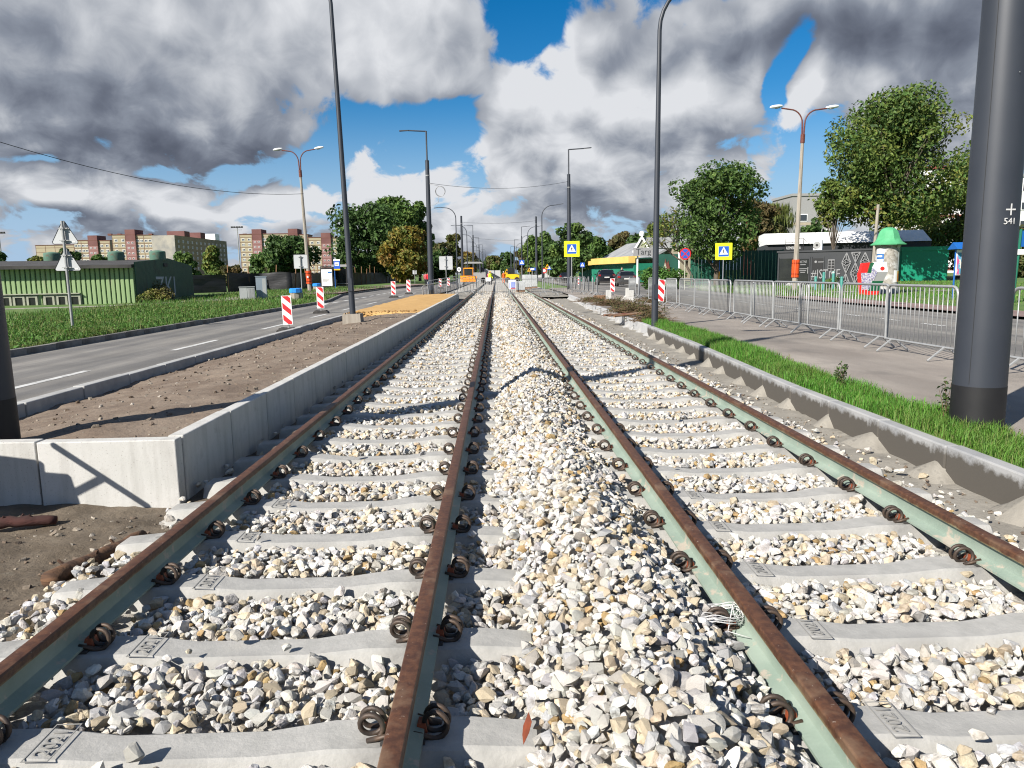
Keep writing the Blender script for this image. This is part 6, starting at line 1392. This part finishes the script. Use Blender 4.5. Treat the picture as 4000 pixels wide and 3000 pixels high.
person(1662,92.,.2,'person in a pink jacket walking with a companion on the lawn',1.66,'cloth_pink','cloth_dark',PI,.14); person(1671,91.,.2,'person in a red jacket carrying a blue bag on the lawn',1.68,'cloth_red','cloth_dark',PI,.12)
bg=thing('shopping_bag','small blue bag held by the person in red','bag',(X_(1675,91),90.9,.40)); MB().box((0,0,.16),(.26,.12,.32),0,top=.85).build('sack','bin_blue',bg); MB().tube([(-.07,0,.31),(0,0,.44),(.07,0,.31)],.01,5).build('handle','bin_blue',bg)
person(1915,101.,.1,'worker in a yellow vest and helmet beside the far rails',1.78,'cloth_hivis','cloth_dark',.6,.1,hat='yellow_sign'); person(1909,103.,.1,'worker in pale pink clothes beside the one in yellow',1.75,'cloth_pink','cloth_dark',-.4,.1,hat='white')
person(1967,112.,.1,'far worker in orange clothes by the slim poles',1.76,'cloth_orange','cloth_orange',.3,.1,hat='white'); person(2429,76.,.18,'person in dark clothes standing between the two parked cars',1.85,'cloth_dark','cloth_dark',.5,.05)
# ------------------------------------------------------------------ loose things round the track
def block(px,py,Y,w,h,d,label,rz=0.,chip=False):
    p=at(px,py,.16); p=p*(Y/p.y); t=thing('concrete_block',label,'concrete block',(p.x,Y,.15),rz); poly=[(-w/2,0),(w/2,0),(w/2,h),(-w/2,h)] if not chip else [(-w*.9,0),(w/2,0),(w/2,h),(-w*.2,h),(-w*.25,h*.3),(-w*.8,h*.12)]
    link('block',bevel_me(MB().prism(poly,-d/2,d/2).mesh('block','wall_concrete'),.012),t); return t
block(2377,1166,37.5,.24,.50,.3,'upright white concrete block before the brushwood pile'); block(2448,1160,39.,.22,.55,.3,'white L shaped concrete block behind the brushwood pile',0,True); block(2466,1172,36.5,.20,.50,.3,'narrow white concrete block beside the endwise barrier')
pp=thing('plank_stack','small stack of orange brown planks by the kerb end','planks',at(2350,1170,.165)); 
for i in range(4): MB().box((random.uniform(-.04,.04),0,.04+.05*i),(.75,.25,.04),0,rz=random.uniform(-.1,.1)).build('plank','wood',pp)
def brush(px,py,w,d,h,label,seed,n=170,green=.4):
    rng_=np.random.default_rng(seed); p=at(px,py,.165); t=thing('brushwood_pile',label,'brushwood',p); mb=MB()
    for i in range(n):
        a=rng_.normal(0,.45)+(0 if rng_.random()<.7 else 1.2); c=Vector((rng_.normal(0,w*.28),rng_.normal(0,d*.28),abs(rng_.normal(0,h*.4)))); L_=rng_.uniform(.2,.75); dv=Vector((math.cos(a),math.sin(a)*.6,rng_.normal(0,.18)))*L_/2
        q0,q1=c-dv,c+dv; q0.z=max(.01,q0.z); q1.z=max(.01,q1.z); mb.tube([q0,c+Vector(rng_.normal(0,.02,3)),q1],[.008,.006,.003],4)
    tag(mb.build('twigs','twig',t),kind='stuff'); k=int(n*green); C=np.stack([rng_.normal(0,w*.26,k),rng_.normal(0,d*.25,k),np.abs(rng_.normal(0,h*.45,k))+.05],1); V,T,K_=leaf_cloud(C,np.full(k,.10),10,.035,[(.075,.085,.028),(.10,.085,.035),(.055,.065,.022),(.12,.08,.035)],rng_); tag(raw_mesh('withered_leaves',V,T,K_,'leaf',t),kind='stuff'); return t
brush(2480,1222,1.5,1.6,.30,'withered brushwood pile beside the kerb and the curved lamp',1,260,.9); brush(2385,1192,1.3,2.0,.24,'withered brushwood pile behind the pale toothed kerb',2,200,.7); brush(2560,1180,1.3,2.5,.25,'brown brushwood heap before the endwise barriers',3,180,.4); brush(2310,1178,1.1,2.2,.16,'loose litter of orange leaves and twigs by the kerb end',4,140,.5); brush(2545,1256,.9,.8,.25,'dry twigs around the foot of the curved lamp',5,120,.7)
rb=thing('rod_bundle','bundle of rusty and pale rods lying behind the kerb','rods',at(2450,1232,.20),R(38))
for i in range(16): MB().tube([(-.9+random.uniform(-.2,.2),(i-8)*.035,.02+.02*(i%3)),(.9+random.uniform(-.2,.2),(i-8)*.018,.04+.02*(i%2))],.011 if i%4 else .03,5).build('rod','rod_red' if i%3 else 'wood',rb)
# logs by the platform corner
def log(name,a,b,r,label,m,seed):
    rg=np.random.default_rng(seed); a=Vector(a);b=Vector(b); t=thing(name,label,'log',a); d=b-a; n=9; pts=[d*i/n+Vector(rg.normal(0,r*.09,3)) for i in range(n+1)]; MB().tube(pts,[r*(.94+.12*rg.random())*(1-.25*i/n) for i in range(n+1)],12).build('stem',m,t,smooth=True); 
    for k in range(3): q=d*(.2+.25*k); MB().tube([q,q+Vector((rg.normal(0,.04),rg.normal(0,.03),r*1.1))],[r*.3,r*.15],6).build('knot',m,t)
    MB().tube([d*.985,d*1.002],[r*.5,r*.5],10).build('cut_end','wood',t)
a=at(190,2265,-.06); b=at(560,2095,-.07); log('rough_log',(a.x,a.y,-.06),(b.x,b.y,-.07),.052,'rough barked log lying beside the left rail','wood_bark',3); a=at(-60,2040,-.05); b=at(222,2025,-.07); log('red_log',(a.x,a.y,-.06),(b.x,b.y,-.075),.042,'reddish log lying in shade against the platform end wall','wood_red_shade',4)
# white wire coil on the right track
wc=at(2790,2420,.05); pts=[]; wr=np.random.default_rng(6)
for i in range(150):
    a=2*PI*i/21; r=.095+.018*math.sin(i*.7)+wr.normal(0,.004); pts.append((wc.x+r*math.cos(a)*1.15+.01*math.sin(i*.3),wc.y+r*math.sin(a)*.9,.065+.012*math.sin(i*.9)+.0002*i))
pts=[(wc.x-.27,wc.y+.10,.05),(wc.x-.17,wc.y+.05,.075)]+pts+[(wc.x+.02,wc.y-.13,.06),(wc.x+.10,wc.y-.17,.05)]
tag(MB().tube(pts,.0023,4).build('wire_coil','wire_white',smooth=True),'tangled coil of thin white wire hung on a rail clip','wire')
lf=at(2060,2785,.10); o=MB().add([(0,-.055,.0),(.018,-.02,.012),(.02,.015,.016),(0,.05,.02),(-.02,.012,.002),(-.016,-.02,-.002),(0,-.02,.004),(0,.012,.008)],[(0,1,6),(1,2,7,6),(2,3,7),(0,6,5),(5,6,7,4),(4,7,3)]).build('fallen_leaf','leaf_red',None,(lf.x,lf.y,heap(lf.x,lf.y)+.035),.3); so=o.modifiers.new('thick','SOLIDIFY'); so.thickness=.001; o.rotation_euler=(.5,-.3,-.5); tag(o,'curled rust red leaf lying on the stone heap','leaf')
# added unseen board and bar, shaped so their shadow falls on the platform end wall
st=thing('added_shadow_board','added unseen trestle board casting a shadow on the platform end wall','added shadow caster',(-4.22,4.70,-.10))
MB().prism([(-.75,.45),(.02,.45),(.30,.62),(.22,.98),(.02,1.00),(-.02,1.10),(-.42,1.16),(-.50,.98),(-.75,.98)],-.012,.012).build('board','grey_paint',st)
for x in (-.68,.05): MB().tube([(x,.03,0),(x,.03,1.05)],.02,8).build('leg','galv',st)
MB().tube([(.10,-.03,1.24),(.74,-.03,.76)],.022,8).build('shadow_bar','galv',st); MB().box((-.3,.03,.22),(.8,.03,.05)).build('rung','galv',st); MB().tube([(.12,-.012,.80),(.42,-.03,.98)],.02,6).build('shadow_bar_strut','galv',st)
shadow_drum=thing('added_shadow_drum','added unseen wooden drum casting a shadow on the platform end wall','cable drum',(-5.0,4.75,-.1),R(20))  # added out of view, its round shadow falls on the end wall
for y in (-.18,.18): MB().tube([(0,y-.02,.5),(0,y+.02,.5)],.5,28).build('flange','wood',shadow_drum)
MB().tube([(0,-.16,.5),(0,.16,.5)],.28,20).build('core','wood',shadow_drum)
